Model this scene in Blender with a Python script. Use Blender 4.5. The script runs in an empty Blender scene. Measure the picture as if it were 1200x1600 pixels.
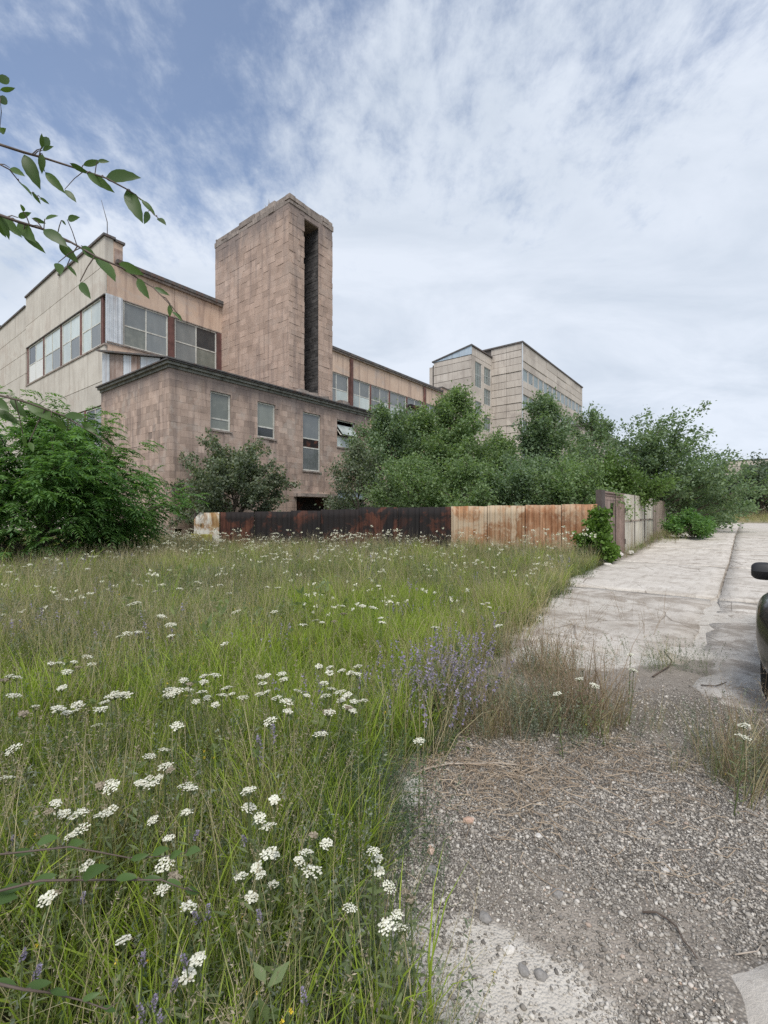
import bpy, math, random
import numpy as np
from mathutils import Vector, Matrix

random.seed(7)
RNG = np.random.default_rng(7)
scene = bpy.context.scene
COL = scene.collection

# ------------------------------------------------------------------ camera
EYE = 1.6
FPX = 723.0                       # focal length in pixels of a 1200 px wide picture
cam_data = bpy.data.cameras.new('camera')
cam = bpy.data.objects.new('camera', cam_data)
COL.objects.link(cam)
cam.location = (0, 0, EYE)
cam.rotation_euler = (math.radians(90), 0, 0)
cam_data.sensor_fit = 'HORIZONTAL'
cam_data.sensor_width = 36
cam_data.lens = 36 * FPX / 1200
cam_data.clip_start = 0.05
cam_data.clip_end = 3000
scene.camera = cam

# ------------------------------------------------------------------ sky, sun, exposure
SUN_EL, SUN_AZ = 54.0, 184.0      # degrees; azimuth clockwise from +Y (184: behind the camera)
world = bpy.data.worlds.new('World')
scene.world = world
world.use_nodes = True
def build_world():
    nt = world.node_tree; n = nt.nodes; l = nt.links
    n.clear()
    def N(t, **k):
        o = n.new(t)
        for a, b in k.items(): setattr(o, a, b)
        return o
    def M(op, a, b=None, c=None, clamp=False):
        o = N('ShaderNodeMath', operation=op, use_clamp=clamp)
        for i, v in enumerate((a, b, c)):
            if v is None: continue
            if isinstance(v, (int, float)): o.inputs[i].default_value = v
            else: l.new(v, o.inputs[i])
        return o.outputs[0]
    out = N('ShaderNodeOutputWorld')
    sky = N('ShaderNodeTexSky', sky_type='NISHITA', sun_disc=False)
    sky.sun_elevation = math.radians(SUN_EL); sky.sun_rotation = math.radians(SUN_AZ)
    sky.air_density = 1.0; sky.dust_density = 0.6; sky.ozone_density = 1.2; sky.altitude = 1200
    bg_sky = N('ShaderNodeBackground'); bg_sky.inputs[1].default_value = 0.15
    l.new(sky.outputs[0], bg_sky.inputs[0])
    tc = N('ShaderNodeTexCoord')
    sp = N('ShaderNodeSeparateXYZ'); l.new(tc.outputs['Generated'], sp.inputs[0])
    zz = M('ADD', M('MAXIMUM', sp.outputs[2], 0.0), 0.22)
    cb = N('ShaderNodeCombineXYZ')
    l.new(M('DIVIDE', sp.outputs[0], zz), cb.inputs[0])
    l.new(M('DIVIDE', sp.outputs[1], zz), cb.inputs[1])
    def noise(scale, detail, rough, dist=0.0, off=(0, 0, 0), stretch=(1, 1, 1)):
        mp = N('ShaderNodeMapping'); mp.inputs['Location'].default_value = off; mp.inputs['Scale'].default_value = stretch
        l.new(cb.outputs[0], mp.inputs[0])
        t = N('ShaderNodeTexNoise'); t.inputs['Scale'].default_value = scale; t.inputs['Detail'].default_value = detail
        t.inputs['Roughness'].default_value = rough; t.inputs['Distortion'].default_value = dist
        l.new(mp.outputs[0], t.inputs['Vector'])
        return t.outputs['Fac']
    big = noise(1.15, 4, 0.55, 0.3, (3.1, 1.7, 0))
    mid = noise(5.6, 8, 0.66, 0.15, (0.4, 8.3, 0), (1.2, 0.85, 1))
    fine = noise(15.0, 6, 0.65, 0.2, (5.0, 2.0, 0), (1.2, 0.8, 1))
    # the open blue part of the sky lies up and to the left of the road
    d = Vector((-0.47, 0.53, 0.70)).normalized()
    dt = N('ShaderNodeVectorMath', operation='DOT_PRODUCT'); l.new(tc.outputs['Generated'], dt.inputs[0]); dt.inputs[1].default_value = d
    open_ = N('ShaderNodeMapRange', interpolation_type='SMOOTHSTEP'); l.new(dt.outputs['Value'], open_.inputs[0])
    open_.inputs[1].default_value = 0.84; open_.inputs[2].default_value = 0.998; open_.inputs[3].default_value = 0.17; open_.inputs[4].default_value = -0.10
    hz = N('ShaderNodeMapRange', interpolation_type='SMOOTHSTEP'); l.new(sp.outputs[2], hz.inputs[0])
    hz.inputs[1].default_value = 0.10; hz.inputs[2].default_value = 0.78; hz.inputs[3].default_value = 0.34; hz.inputs[4].default_value = -0.10
    s = M('ADD', M('MULTIPLY', big, 0.22), M('MULTIPLY', mid, 0.74))
    s = M('ADD', s, M('MULTIPLY', fine, 0.36))
    s = M('ADD', s, M('ADD', open_.outputs[0], hz.outputs[0]))
    cov = N('ShaderNodeMapRange', interpolation_type='SMOOTHSTEP'); l.new(s, cov.inputs[0])
    cov.inputs[1].default_value = 0.46; cov.inputs[2].default_value = 0.88; cov.inputs[3].default_value = 0.14; cov.inputs[4].default_value = 0.97
    # cloud brightness: thin white sheets with greyer bellies
    sh = noise(1.7, 6, 0.6, 0.5, (9.0, 4.0, 0), (0.8, 1.3, 1))
    ramp = N('ShaderNodeValToRGB')
    ramp.color_ramp.elements[0].position = 0.32; ramp.color_ramp.elements[0].color = (0.50, 0.56, 0.645, 1)
    ramp.color_ramp.elements[1].position = 0.60; ramp.color_ramp.elements[1].color = (0.635, 0.685, 0.765, 1)
    l.new(sh, ramp.inputs[0])
    bg_c = N('ShaderNodeBackground'); bg_c.inputs[1].default_value = 1.0
    l.new(ramp.outputs[0], bg_c.inputs[0])
    mx = N('ShaderNodeMixShader')
    l.new(cov.outputs[0], mx.inputs[0]); l.new(bg_sky.outputs[0], mx.inputs[1]); l.new(bg_c.outputs[0], mx.inputs[2])
    l.new(mx.outputs[0], out.inputs[0])
build_world()

sun_data = bpy.data.lights.new('sun', 'SUN')
sun_data.energy = 2.5
sun_data.angle = math.radians(26)
sun_data.color = (1.0, 0.95, 0.88)
sun = bpy.data.objects.new('sun', sun_data)
COL.objects.link(sun)
_az, _el = math.radians(SUN_AZ), math.radians(SUN_EL)
_to_sun = Vector((math.sin(_az) * math.cos(_el), math.cos(_az) * math.cos(_el), math.sin(_el)))
sun.rotation_euler = (-_to_sun).to_track_quat('-Z', 'Y').to_euler()
sun.location = _to_sun * 60

vs = scene.view_settings
scene.display_settings.display_device = 'sRGB'
vs.view_transform = 'Standard'; vs.look = 'None'; vs.gamma = 1.0; vs.exposure = 0.35
vs.use_curve_mapping = False
scene.render.engine = 'CYCLES'
scene.cycles.use_denoising = False
scene.cycles.max_bounces = 6
scene.cycles.diffuse_bounces = 3
scene.cycles.glossy_bounces = 2
scene.cycles.transmission_bounces = 3
scene.cycles.transparent_max_bounces = 4

# ------------------------------------------------------------------ places
# the site has its own axes: u runs along the road (and the long facades), v to the left of it
RU = np.array((0.6157, 0.7880)); RV = np.array((-0.7880, 0.6157))
SITE_ROT = math.atan2(RU[1], RU[0])
def W(u, v, z=0.0):
    return Vector((u * RU[0] + v * RV[0], u * RU[1] + v * RV[1], z))
def UV(x, y):
    return x * RU[0] + y * RU[1], x * RV[0] + y * RV[1]
def ray(px): return (px - 600.0) / FPX
def at(px, py, Y): return Vector((ray(px) * Y, Y, EYE - (py - 800.0) / FPX * Y))
def u_on_v(px, v):                  # where the sight line px meets a facade at constant v
    r = ray(px); Y = v / (RV[1] + RV[0] * r); return Y * (RU[1] + RU[0] * r)
def v_on_u(px, u):
    r = ray(px); Y = u / (RU[1] + RU[0] * r); return Y * (RV[1] + RV[0] * r)

def sstep(a, b, x):
    t = np.clip((np.asarray(x, float) - a) / (b - a), 0, 1); return t * t * (3 - 2 * t)
def vnoise(x, y, scale, seed=0):
    x = np.asarray(x, float) * scale + seed * 17.13; y = np.asarray(y, float) * scale - seed * 9.71
    xi = np.floor(x).astype(np.int64); yi = np.floor(y).astype(np.int64)
    fx = x - xi; fy = y - yi; fx = fx * fx * (3 - 2 * fx); fy = fy * fy * (3 - 2 * fy)
    def h(i, j):
        k = (i * 374761393 + j * 668265263 + seed * 1442695) & 0xFFFFFFFF
        k = ((k ^ (k >> 13)) * 1274126177) & 0xFFFFFFFF
        return ((k ^ (k >> 16)) & 0xFFFF) / 65535.0
    a = h(xi, yi); b = h(xi + 1, yi); c = h(xi, yi + 1); d = h(xi + 1, yi + 1)
    return (a * (1 - fx) + b * fx) * (1 - fy) + (c * (1 - fx) + d * fx) * fy
def fbm(x, y, scale, seed=0, o=4):
    s = 0; a = 0.5
    for i in range(o):
        s = s + a * vnoise(x, y, scale * 2 ** i, seed + i); a *= 0.5
    return s / (1 - 0.5 ** o)
def ground(x, y):
    x = np.asarray(x, float); y = np.asarray(y, float)
    u = x * RU[0] + y * RU[1]; v = x * RV[0] + y * RV[1]
    z = 0.40 * sstep(18, 31, u) * sstep(14, 7, v)
    z = z - 0.22 * sstep(8, 18, v)
    z = z + 1.1 * sstep(52, 100, u)
    return z
def gz(x, y): return float(ground(x, y))
# right-hand border of the meadow: x of the border for each distance y
EDGE_Y = [-6, 0.3, 1.2, 1.446, 1.65, 1.93, 2.25, 2.6, 3.3, 5.26, 8.0, 14.5, 17.0, 24]
EDGE_X = [-2.0, 0.0, 0.10, 0.06, -0.08, -0.17, -0.10, 0.07, 0.36, 1.30, 2.80, 7.0, 8.7, 14.2]
def edge_x(y): return np.interp(y, EDGE_Y, EDGE_X)

# ------------------------------------------------------------------ object helpers
def mesh_np(name, verts, faces):
    """faces: (n,3) or (n,4) int array, or a list of such arrays"""
    me = bpy.data.meshes.new(name)
    verts = np.asarray(verts, np.float32)
    fl = faces if isinstance(faces, list) else [faces]
    fl = [np.asarray(f, np.int32) for f in fl if len(f)]
    me.vertices.add(len(verts)); me.vertices.foreach_set('co', verts.ravel())
    tot = np.concatenate([np.full(len(f), f.shape[1], np.int32) for f in fl])
    idx = np.concatenate([f.ravel() for f in fl])
    me.loops.add(len(idx)); me.loops.foreach_set('vertex_index', idx)
    me.polygons.add(len(tot))
    st = np.zeros(len(tot), np.int32); st[1:] = np.cumsum(tot)[:-1]
    me.polygons.foreach_set('loop_start', st)
    me.update(calc_edges=True)
    return me
def link(name, data, mat=None, parent=None, loc=None, rot=None, scale=None, col=None):
    o = bpy.data.objects.new(name, data)
    (col or COL).objects.link(o)
    if mat is not None and data is not None and not data.materials: data.materials.append(mat)
    if parent is not None: o.parent = parent
    if loc is not None: o.location = loc
    if rot is not None: o.rotation_euler = rot
    if scale is not None: o.scale = scale
    return o
def tag(o, label=None, cat=None, group=None, kind=None):
    if label: o['label'] = label
    if cat: o['category'] = cat
    if group: o['group'] = group
    if kind: o['kind'] = kind
    return o
def empty(name, loc, label, cat, group=None, rotz=0.0):
    o = bpy.data.objects.new(name, None); COL.objects.link(o)
    o.empty_display_size = 0.3
    o.location = loc; o.rotation_euler = (0, 0, rotz)
    return tag(o, label, cat, group)

class MB:
    def __init__(s): s.v = []; s.f = []
    def box(s, x0, x1, y0, y1, z0, z1):
        b = len(s.v)
        s.v += [(x0, y0, z0), (x1, y0, z0), (x1, y1, z0), (x0, y1, z0), (x0, y0, z1), (x1, y0, z1), (x1, y1, z1), (x0, y1, z1)]
        s.f += [tuple(b + i for i in q) for q in ((0, 3, 2, 1), (4, 5, 6, 7), (0, 1, 5, 4), (1, 2, 6, 5), (2, 3, 7, 6), (3, 0, 4, 7))]
        return s
    def prism(s, pts, y0, y1):            # polygon in x,z pushed from y0 to y1
        b = len(s.v); n = len(pts)
        s.v += [(p[0], y0, p[1]) for p in pts] + [(p[0], y1, p[1]) for p in pts]
        s.f.append(tuple(b + i for i in range(n))); s.f.append(tuple(b + n + i for i in reversed(range(n))))
        for i in range(n):
            j = (i + 1) % n; s.f.append((b + j, b + i, b + n + i, b + n + j))
        return s
    def tube(s, pts, rad, k=6, cap=True):
        pts = [Vector(p) for p in pts]; n = len(pts); b = len(s.v)
        if not hasattr(rad, '__len__'): rad = [rad] * n
        for i, p in enumerate(pts):
            d = (pts[min(i + 1, n - 1)] - pts[max(i - 1, 0)])
            d = d.normalized() if d.length > 1e-9 else Vector((0, 0, 1))
            a = d.cross(Vector((0.31, 0.17, 0.93)))
            if a.length < 1e-3: a = d.cross(Vector((1, 0, 0)))
            a.normalize(); c = d.cross(a)
            for j in range(k):
                t = 2 * math.pi * j / k
                q = p + (a * math.cos(t) + c * math.sin(t)) * rad[i]
                s.v.append((q.x, q.y, q.z))
        for i in range(n - 1):
            for j in range(k):
                j2 = (j + 1) % k
                s.f.append((b + i * k + j, b + i * k + j2, b + (i + 1) * k + j2, b + (i + 1) * k + j))
        if cap:
            s.f.append(tuple(b + j for j in reversed(range(k)))); s.f.append(tuple(b + (n - 1) * k + j for j in range(k)))
        return s
    def mesh(s, name, smooth=False):
        me = bpy.data.meshes.new(name); me.from_pydata(s.v, [], s.f); me.update()
        if smooth: me.polygons.foreach_set('use_smooth', [True] * len(me.polygons))
        return me
    def build(s, name, mat, parent=None, smooth=False, **k):
        return link(name, s.mesh(name, smooth), mat, parent, **k)

# ------------------------------------------------------------------ materials
class NT:
    def __init__(s, name):
        s.m = bpy.data.materials.new(name); s.m.use_nodes = True
        s.nt = s.m.node_tree; s.n = s.nt.nodes; s.l = s.nt.links
        s.bsdf = s.n['Principled BSDF']; s.out = s.n['Material Output']
    def N(s, t, **k):
        o = s.n.new(t)
        for a, b in k.items(): setattr(o, a, b)
        return o
    def put(s, sock, v):
        if v is None: return
        if hasattr(v, 'is_output') or isinstance(v, bpy.types.NodeSocket): s.l.new(v, sock)
        elif isinstance(v, (tuple, list)) and len(v) == 3 and sock.type == 'RGBA': sock.default_value = (*v, 1)
        else: sock.default_value = v
    def math(s, op, a, b=None, c=None, clamp=False):
        o = s.N('ShaderNodeMath', operation=op, use_clamp=clamp)
        for i, v in enumerate((a, b, c)): s.put(o.inputs[i], v)
        return o.outputs[0]
    def pos(s):
        if not hasattr(s, '_pos'): s._pos = s.N('ShaderNodeNewGeometry')
        return s._pos.outputs['Position']
    def island(s):
        s.pos(); return s._pos.outputs['Random Per Island']
    def objrand(s):
        return s.N('ShaderNodeObjectInfo').outputs['Random']
    def rnd(s):                            # one random number for each separate piece
        return s.math('FRACT', s.math('ADD', s.math('MULTIPLY', s.island(), 7.31), s.math('MULTIPLY', s.objrand(), 5.77)))
    def mapv(s, scale=(1, 1, 1), off=(0, 0, 0), vec=None):
        mp = s.N('ShaderNodeMapping'); mp.inputs['Scale'].default_value = scale; mp.inputs['Location'].default_value = off
        s.l.new(vec if vec is not None else s.pos(), mp.inputs[0]); return mp.outputs[0]
    def noise(s, scale, detail=5, rough=0.6, dist=0.0, vec=None):
        t = s.N('ShaderNodeTexNoise'); t.inputs['Scale'].default_value = scale; t.inputs['Detail'].default_value = detail
        t.inputs['Roughness'].default_value = rough; t.inputs['Distortion'].default_value = dist
        s.l.new(vec if vec is not None else s.pos(), t.inputs['Vector']); return t.outputs['Fac']
    def voro(s, scale, feature='F1', out='Distance', vec=None, rand=1.0):
        t = s.N('ShaderNodeTexVoronoi', feature=feature); t.inputs['Scale'].default_value = scale; t.inputs['Randomness'].default_value = rand
        s.l.new(vec if vec is not None else s.pos(), t.inputs['Vector']); return t.outputs[out]
    def ramp(s, fac, stops, interp='LINEAR'):
        r = s.N('ShaderNodeValToRGB'); cr = r.color_ramp; cr.interpolation = interp
        while len(cr.elements) < len(stops): cr.elements.new(0.5)
        for e, (p, c) in zip(cr.elements, stops):
            e.position = p; e.color = (*c, 1) if len(c) == 3 else c
        s.put(r.inputs[0], fac); return r.outputs[0]
    def step(s, x, a, b, lo=0.0, hi=1.0):
        o = s.N('ShaderNodeMapRange', interpolation_type='SMOOTHSTEP')
        s.put(o.inputs[0], x)
        for i, v in zip((1, 2, 3, 4), (a, b, lo, hi)): o.inputs[i].default_value = v
        return o.outputs[0]
    def mix(s, fac, a, b, mode='MIX'):
        o = s.N('ShaderNodeMix', data_type='RGBA', blend_type=mode)
        s.put(o.inputs[0], fac); s.put(o.inputs[6], a); s.put(o.inputs[7], b); return o.outputs[2]
    def scalev(s, col, f):                 # colour times a number
        o = s.N('ShaderNodeVectorMath', operation='SCALE'); s.put(o.inputs[0], col); s.put(o.inputs[3], f); return o.outputs[0]
    def attr(s, name):
        return s.N('ShaderNodeAttribute', attribute_name=name).outputs['Fac']
    def bump(s, h, strength=0.5, dist=0.02):
        b = s.N('ShaderNodeBump'); b.inputs['Strength'].default_value = strength; b.inputs['Distance'].default_value = dist
        s.l.new(h, b.inputs['Height']); return b.outputs[0]
    def done(s, col=None, rough=None, normal=None, metal=None, spec=None):
        b = s.bsdf.inputs
        s.put(b['Base Color'], col); s.put(b['Roughness'], rough); s.put(b['Metallic'], metal)
        s.put(b['Specular IOR Level'], spec)
        if normal is not None: s.l.new(normal, b['Normal'])
        return s.m

def weathered(name, stops, scale=2.0, rnd=0.25, streak=None, streak_amt=0.5, rough=0.88, bump=0.35, bscale=45, bdist=0.01,
              stain=None, blotch=None, blotch_amt=0.0, blotch_scale=0.6, metal=0.0, spec=0.3, blotch_at=(0.52, 0.62)):
    s = NT(name)
    c = s.ramp(s.noise(scale, 8, 0.65), stops)
    if rnd:
        c = s.scalev(c, s.math('ADD', 1 - rnd, s.math('MULTIPLY', s.rnd(), 2 * rnd)))
    if streak is not None:
        st = s.noise(1.0, 6, 0.6, 0.0, s.mapv((3.2, 3.2, 0.22)))
        st = s.math('MULTIPLY', s.step(st, 0.48, 0.68), streak_amt)
        c = s.mix(st, c, streak)
    if blotch is not None:
        bl = s.math('MULTIPLY', s.step(s.noise(blotch_scale, 7, 0.68, 0.4), *blotch_at), blotch_amt)
        c = s.mix(bl, c, blotch)
    if stain is not None:                  # water stain running down from a leaking coping: (top z, reach, colour, amount)
        sz = s.N('ShaderNodeSeparateXYZ'); s.l.new(s.pos(), sz.inputs[0])
        dz = s.math('DIVIDE', s.math('SUBTRACT', stain[0], sz.outputs[2]), stain[1])
        run = s.noise(1.0, 6, 0.6, 0.3, s.mapv((1.1, 1.1, 0.25)))
        k = s.step(s.math('SUBTRACT', s.math('MULTIPLY', run, 2.2), dz), 0.25, 0.95)
        c = s.mix(s.math('MULTIPLY', k, stain[3]), c, stain[2])
    fine = s.noise(bscale, 6, 0.7)
    c = s.scalev(c, s.math('ADD', 0.78, s.math('MULTIPLY', fine, 0.44)))
    return s.done(c, rough, s.bump(fine, bump, bdist), metal, spec)

def leafmat(name, dark, light, trans=0.35, rough=0.5, hue=None, patch=0.3):
    s = NT(name)
    c = s.mix(s.rnd(), dark, light)
    big = s.noise(0.55, 3, 0.6)
    if hue is not None: c = s.mix(s.step(s.noise(1.3, 4, 0.65), 0.42, 0.62), c, s.mix(s.rnd(), [q * .6 for q in hue], hue))
    c = s.scalev(c, s.math('ADD', 1 - patch, s.math('MULTIPLY', big, 2 * patch)))
    s.done(c, rough, None, None, 0.35)
    tr = s.N('ShaderNodeBsdfTranslucent')
    tl = s.N('ShaderNodeVectorMath', operation='MULTIPLY'); s.l.new(c, tl.inputs[0]); tl.inputs[1].default_value = (1.25, 1.35, 0.6)
    s.l.new(tl.outputs[0], tr.inputs[0])
    mx = s.N('ShaderNodeMixShader'); mx.inputs[0].default_value = trans
    s.l.new(s.bsdf.outputs[0], mx.inputs[1]); s.l.new(tr.outputs[0], mx.inputs[2]); s.l.new(mx.outputs[0], s.out.inputs[0])
    return s.m
def plain(name, col, rough=0.6, metal=0.0, spec=0.5, var=0.15, nscale=8):
    s = NT(name)
    f = s.noise(nscale, 5, 0.6)
    c = s.scalev(s.mix(0.0, col, col), s.math('ADD', 1 - var, s.math('MULTIPLY', f, 2 * var)))
    return s.done(c, rough, None, metal, spec)
MAT = {}
MAT['tuff'] = weathered('tuff_tile', stain=(8.8, 1.6, (0.17, 0.14, 0.135), 0.6), stops=[(0.25, (0.30, 0.222, 0.182)), (0.5, (0.415, 0.312, 0.255)), (0.78, (0.50, 0.395, 0.332))], scale=1.3, rnd=0.24,
                        streak=(0.17, 0.135, 0.125), streak_amt=0.5, blotch=(0.47, 0.41, 0.36), blotch_amt=0.45, blotch_scale=0.8, bump=0.5)
MAT['tuff_tower'] = weathered('tuff_block', stain=(21.6, 2.2, (0.17, 0.145, 0.14), 0.7), stops=[(0.25, (0.32, 0.235, 0.19)), (0.5, (0.43, 0.32, 0.26)), (0.78, (0.52, 0.405, 0.34))], scale=0.9, rnd=0.14,
                        streak=(0.20, 0.155, 0.14), streak_amt=0.55, blotch=(0.42, 0.34, 0.29), blotch_amt=0.4, blotch_scale=0.5, bump=0.8, bscale=22, bdist=0.03)
MAT['mortar'] = weathered('mortar', [(0.3, (0.20, 0.155, 0.13)), (0.7, (0.31, 0.245, 0.21))], 2.5, 0.0, bump=0.6)
MAT['cap'] = weathered('cap_concrete', [(0.3, (0.20, 0.17, 0.15)), (0.7, (0.36, 0.305, 0.27))], 2.2, 0.2, streak=(0.11, 0.095, 0.09), streak_amt=0.7, bump=0.9, bscale=16, bdist=0.04)
MAT['slot_shade_brick'] = weathered('slot_shade_block', [(0.3, (0.05, 0.048, 0.05)), (0.7, (0.115, 0.108, 0.106))], 2.0, 0.35, bump=0.8, bscale=20, bdist=0.03)  # dark block colour carries the shadow inside the tower slot
MAT['panel'] = weathered('concrete_panel', [(0.3, (0.47, 0.435, 0.385)), (0.7, (0.60, 0.565, 0.505))], 0.7, 0.07, streak=(0.33, 0.29, 0.25), streak_amt=0.5, bump=0.3,
                         blotch=(0.42, 0.36, 0.31), blotch_amt=0.5, blotch_scale=0.35)
MAT['plaster'] = weathered('pink_plaster', [(0.3, (0.52, 0.38, 0.29)), (0.7, (0.64, 0.50, 0.40))], 0.6, 0.08, streak=(0.33, 0.24, 0.20), streak_amt=0.7, bump=0.3,
                           blotch=(0.46, 0.40, 0.36), blotch_amt=0.5, blotch_scale=0.4)
MAT['far_panel'] = weathered('far_panel', [(0.3, (0.45, 0.405, 0.36)), (0.7, (0.57, 0.52, 0.465))], 0.25, 0.10, streak=(0.32, 0.275, 0.24), streak_amt=0.5, bump=0.2,
                             blotch=(0.33, 0.29, 0.26), blotch_amt=0.6, blotch_scale=0.14)
MAT['joint'] = plain('dark_joint', (0.12, 0.105, 0.095), 0.95)
MAT['dark'] = plain('interior_shade', (0.03, 0.03, 0.032), 0.9)
MAT['red_steel'] = weathered('red_oxide_steel', [(0.3, (0.10, 0.05, 0.045)), (0.7, (0.22, 0.11, 0.095))], 2.2, 0.15, streak=(0.05, 0.035, 0.03), streak_amt=0.8, rough=0.8)
MAT['frame'] = weathered('window_frame_paint', [(0.3, (0.48, 0.48, 0.44)), (0.7, (0.68, 0.68, 0.63))], 3.0, 0.1, streak=(0.25, 0.2, 0.16), streak_amt=0.5, rough=0.7)
MAT['frame_far'] = plain('far_window_frame', (0.40, 0.43, 0.43), 0.7)
MAT['roof_edge'] = weathered('roof_edge', [(0.3, (0.06, 0.058, 0.06)), (0.7, (0.15, 0.145, 0.14))], 2.5, 0.1, streak=(0.18, 0.09, 0.06), streak_amt=0.5, rough=0.8)
MAT['cornice'] = weathered('cornice_stone', [(0.3, (0.14, 0.145, 0.13)), (0.7, (0.27, 0.265, 0.24))], 2.0, 0.1, streak=(0.07, 0.065, 0.06), streak_amt=0.7)
MAT['galv'] = weathered('galvanised_sheet', [(0.3, (0.46, 0.49, 0.52)), (0.7, (0.66, 0.69, 0.72))], 1.5, 0.15, streak=(0.30, 0.24, 0.21), streak_amt=0.5, rough=0.5, metal=0.15, spec=0.5, bump=0.1)
MAT['galv_rust'] = weathered('rusted_sheet', [(0.3, (0.20, 0.13, 0.10)), (0.7, (0.42, 0.34, 0.30))], 1.5, 0.2, streak=(0.17, 0.085, 0.05), streak_amt=0.8, rough=0.7, bump=0.15)
MAT['blue_sheet'] = weathered('blue_grey_sheet', [(0.3, (0.30, 0.38, 0.46)), (0.7, (0.48, 0.56, 0.64))], 0.8, 0.1, streak=(0.30, 0.30, 0.31), streak_amt=0.5, rough=0.5)

def glass(name, col, rough=0.06, dirt=(0.30, 0.30, 0.28), amt=0.35, scale=1.2):
    s = NT(name)
    f = s.step(s.noise(scale, 6, 0.65), 0.4, 0.75)
    vert = s.noise(1.0, 4, 0.6, 0.0, s.mapv((2.6, 2.6, 0.5)))
    c = s.mix(s.math('MULTIPLY', f, amt), s.scalev(s.mix(0.0, col, col), s.math('ADD', 0.72, s.math('MULTIPLY', s.rnd(), 0.56))), dirt)
    c = s.scalev(c, s.math('ADD', 0.75, s.math('MULTIPLY', vert, 0.5)))
    wav = s.noise(0.9, 2, 0.5)
    return s.done(c, s.math('ADD', rough, s.math('MULTIPLY', f, 0.25)), s.bump(wav, 0.12, 0.05), 0.0, 0.7)
MAT['glass_hall'] = glass('dusty_glass', (0.155, 0.17, 0.172), 0.05)
MAT['glass_bright'] = glass('bright_glass', (0.44, 0.50, 0.49), 0.12, (0.55, 0.57, 0.55), 0.5)  # pale sky reflection put into the glass colour
MAT['glass_low'] = glass('curtain_reflection_glass', (0.19, 0.205, 0.18), 0.14, (0.30, 0.31, 0.27), 0.5, 2.0)  # curtained panes of the stone building; in the hall, reflection put into colour
MAT['glass_dark'] = glass('dark_glass', (0.035, 0.04, 0.045), 0.10, (0.10, 0.10, 0.09), 0.3)
MAT['glass_far'] = glass('far_glass', (0.12, 0.16, 0.16), 0.12, (0.30, 0.34, 0.34), 0.6, 0.5)
MAT['white_board'] = plain('white_board', (0.66, 0.67, 0.66), 0.8)

def rust(name, a, b, c3, paint=None, paint_amt=0.0, soot=0.0, scale=1.6):
    s = NT(name)
    n1 = s.noise(scale, 9, 0.68, 0.5)
    col = s.ramp(n1, [(0.30, a), (0.5, b), (0.70, c3)])
    col = s.scalev(col, s.math('ADD', 0.8, s.math('MULTIPLY', s.objrand(), 0.4)))
    st = s.noise(1.0, 6, 0.6, 0.0, s.mapv((9, 9, 0.5)))
    col = s.mix(s.math('MULTIPLY', s.step(st, 0.42, 0.62), 0.75), col, a)  # vertical rust streaks, strengthened to put the fold shading into the colour
    if paint is not None:
        col = s.mix(s.math('MULTIPLY', s.step(s.noise(1.1, 8, 0.7, 0.6), 0.5 - 0.2 * paint_amt, 0.62 - 0.2 * paint_amt), 0.85), col, paint)
    if soot:
        k = s.step(s.noise(0.9, 6, 0.65, 0.5), 0.62 - 0.3 * soot, 0.72 - 0.3 * soot)
        col = s.mix(s.math('MULTIPLY', k, 0.93), col, (0.014, 0.014, 0.015))
    f = s.noise(60, 6, 0.7)
    col = s.scalev(col, s.math('ADD', 0.75, s.math('MULTIPLY', f, 0.5)))
    return s.done(col, 0.82, s.bump(f, 0.3, 0.006), 0.0, 0.3)
MAT['rust_tan'] = rust('pale_rust', (0.22, 0.095, 0.04), (0.37, 0.225, 0.13), (0.48, 0.35, 0.235), (0.48, 0.395, 0.29), 0.3)
MAT['rust_orange'] = rust('orange_rust', (0.20, 0.09, 0.045), (0.33, 0.18, 0.10), (0.44, 0.28, 0.18), (0.44, 0.34, 0.24), 0.2)
MAT['rust_dark'] = rust('dark_rust', (0.045, 0.018, 0.014), (0.105, 0.042, 0.028), (0.155, 0.062, 0.038), soot=0.66)
MAT['rust_black'] = rust('burnt_sheet', (0.03, 0.018, 0.016), (0.07, 0.03, 0.022), (0.13, 0.045, 0.028), soot=0.85)
MAT['rust_white'] = rust('white_rust_sheet', (0.24, 0.12, 0.05), (0.40, 0.27, 0.13), (0.5, 0.4, 0.28), (0.66, 0.66, 0.62), 0.45, scale=2.4)
MAT['moss_sheet'] = rust('yellow_green_sheet', (0.20, 0.16, 0.04), (0.28, 0.27, 0.06), (0.36, 0.36, 0.12))
MAT['brown_gate'] = weathered('brown_gate_paint', [(0.3, (0.19, 0.135, 0.115)), (0.7, (0.33, 0.25, 0.215))], 2.2, 0.15, streak=(0.10, 0.07, 0.06), streak_amt=0.6, rough=0.75)
MAT['dark_gate'] = weathered('dark_gate_paint', [(0.3, (0.05, 0.04, 0.038)), (0.7, (0.11, 0.09, 0.08))], 2.2, 0.1, rough=0.75)
MAT['cream_gate'] = weathered('cream_gate_paint', [(0.3, (0.45, 0.42, 0.35)), (0.7, (0.60, 0.57, 0.49))], 1.8, 0.12, streak=(0.24, 0.17, 0.12), streak_amt=0.6, rough=0.75)
MAT['tan_plank'] = weathered('grey_tan_plank', [(0.3, (0.24, 0.19, 0.155)), (0.7, (0.42, 0.35, 0.29))], 2.2, 0.3, streak=(0.12, 0.09, 0.075), streak_amt=0.7, rough=0.85)

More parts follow.
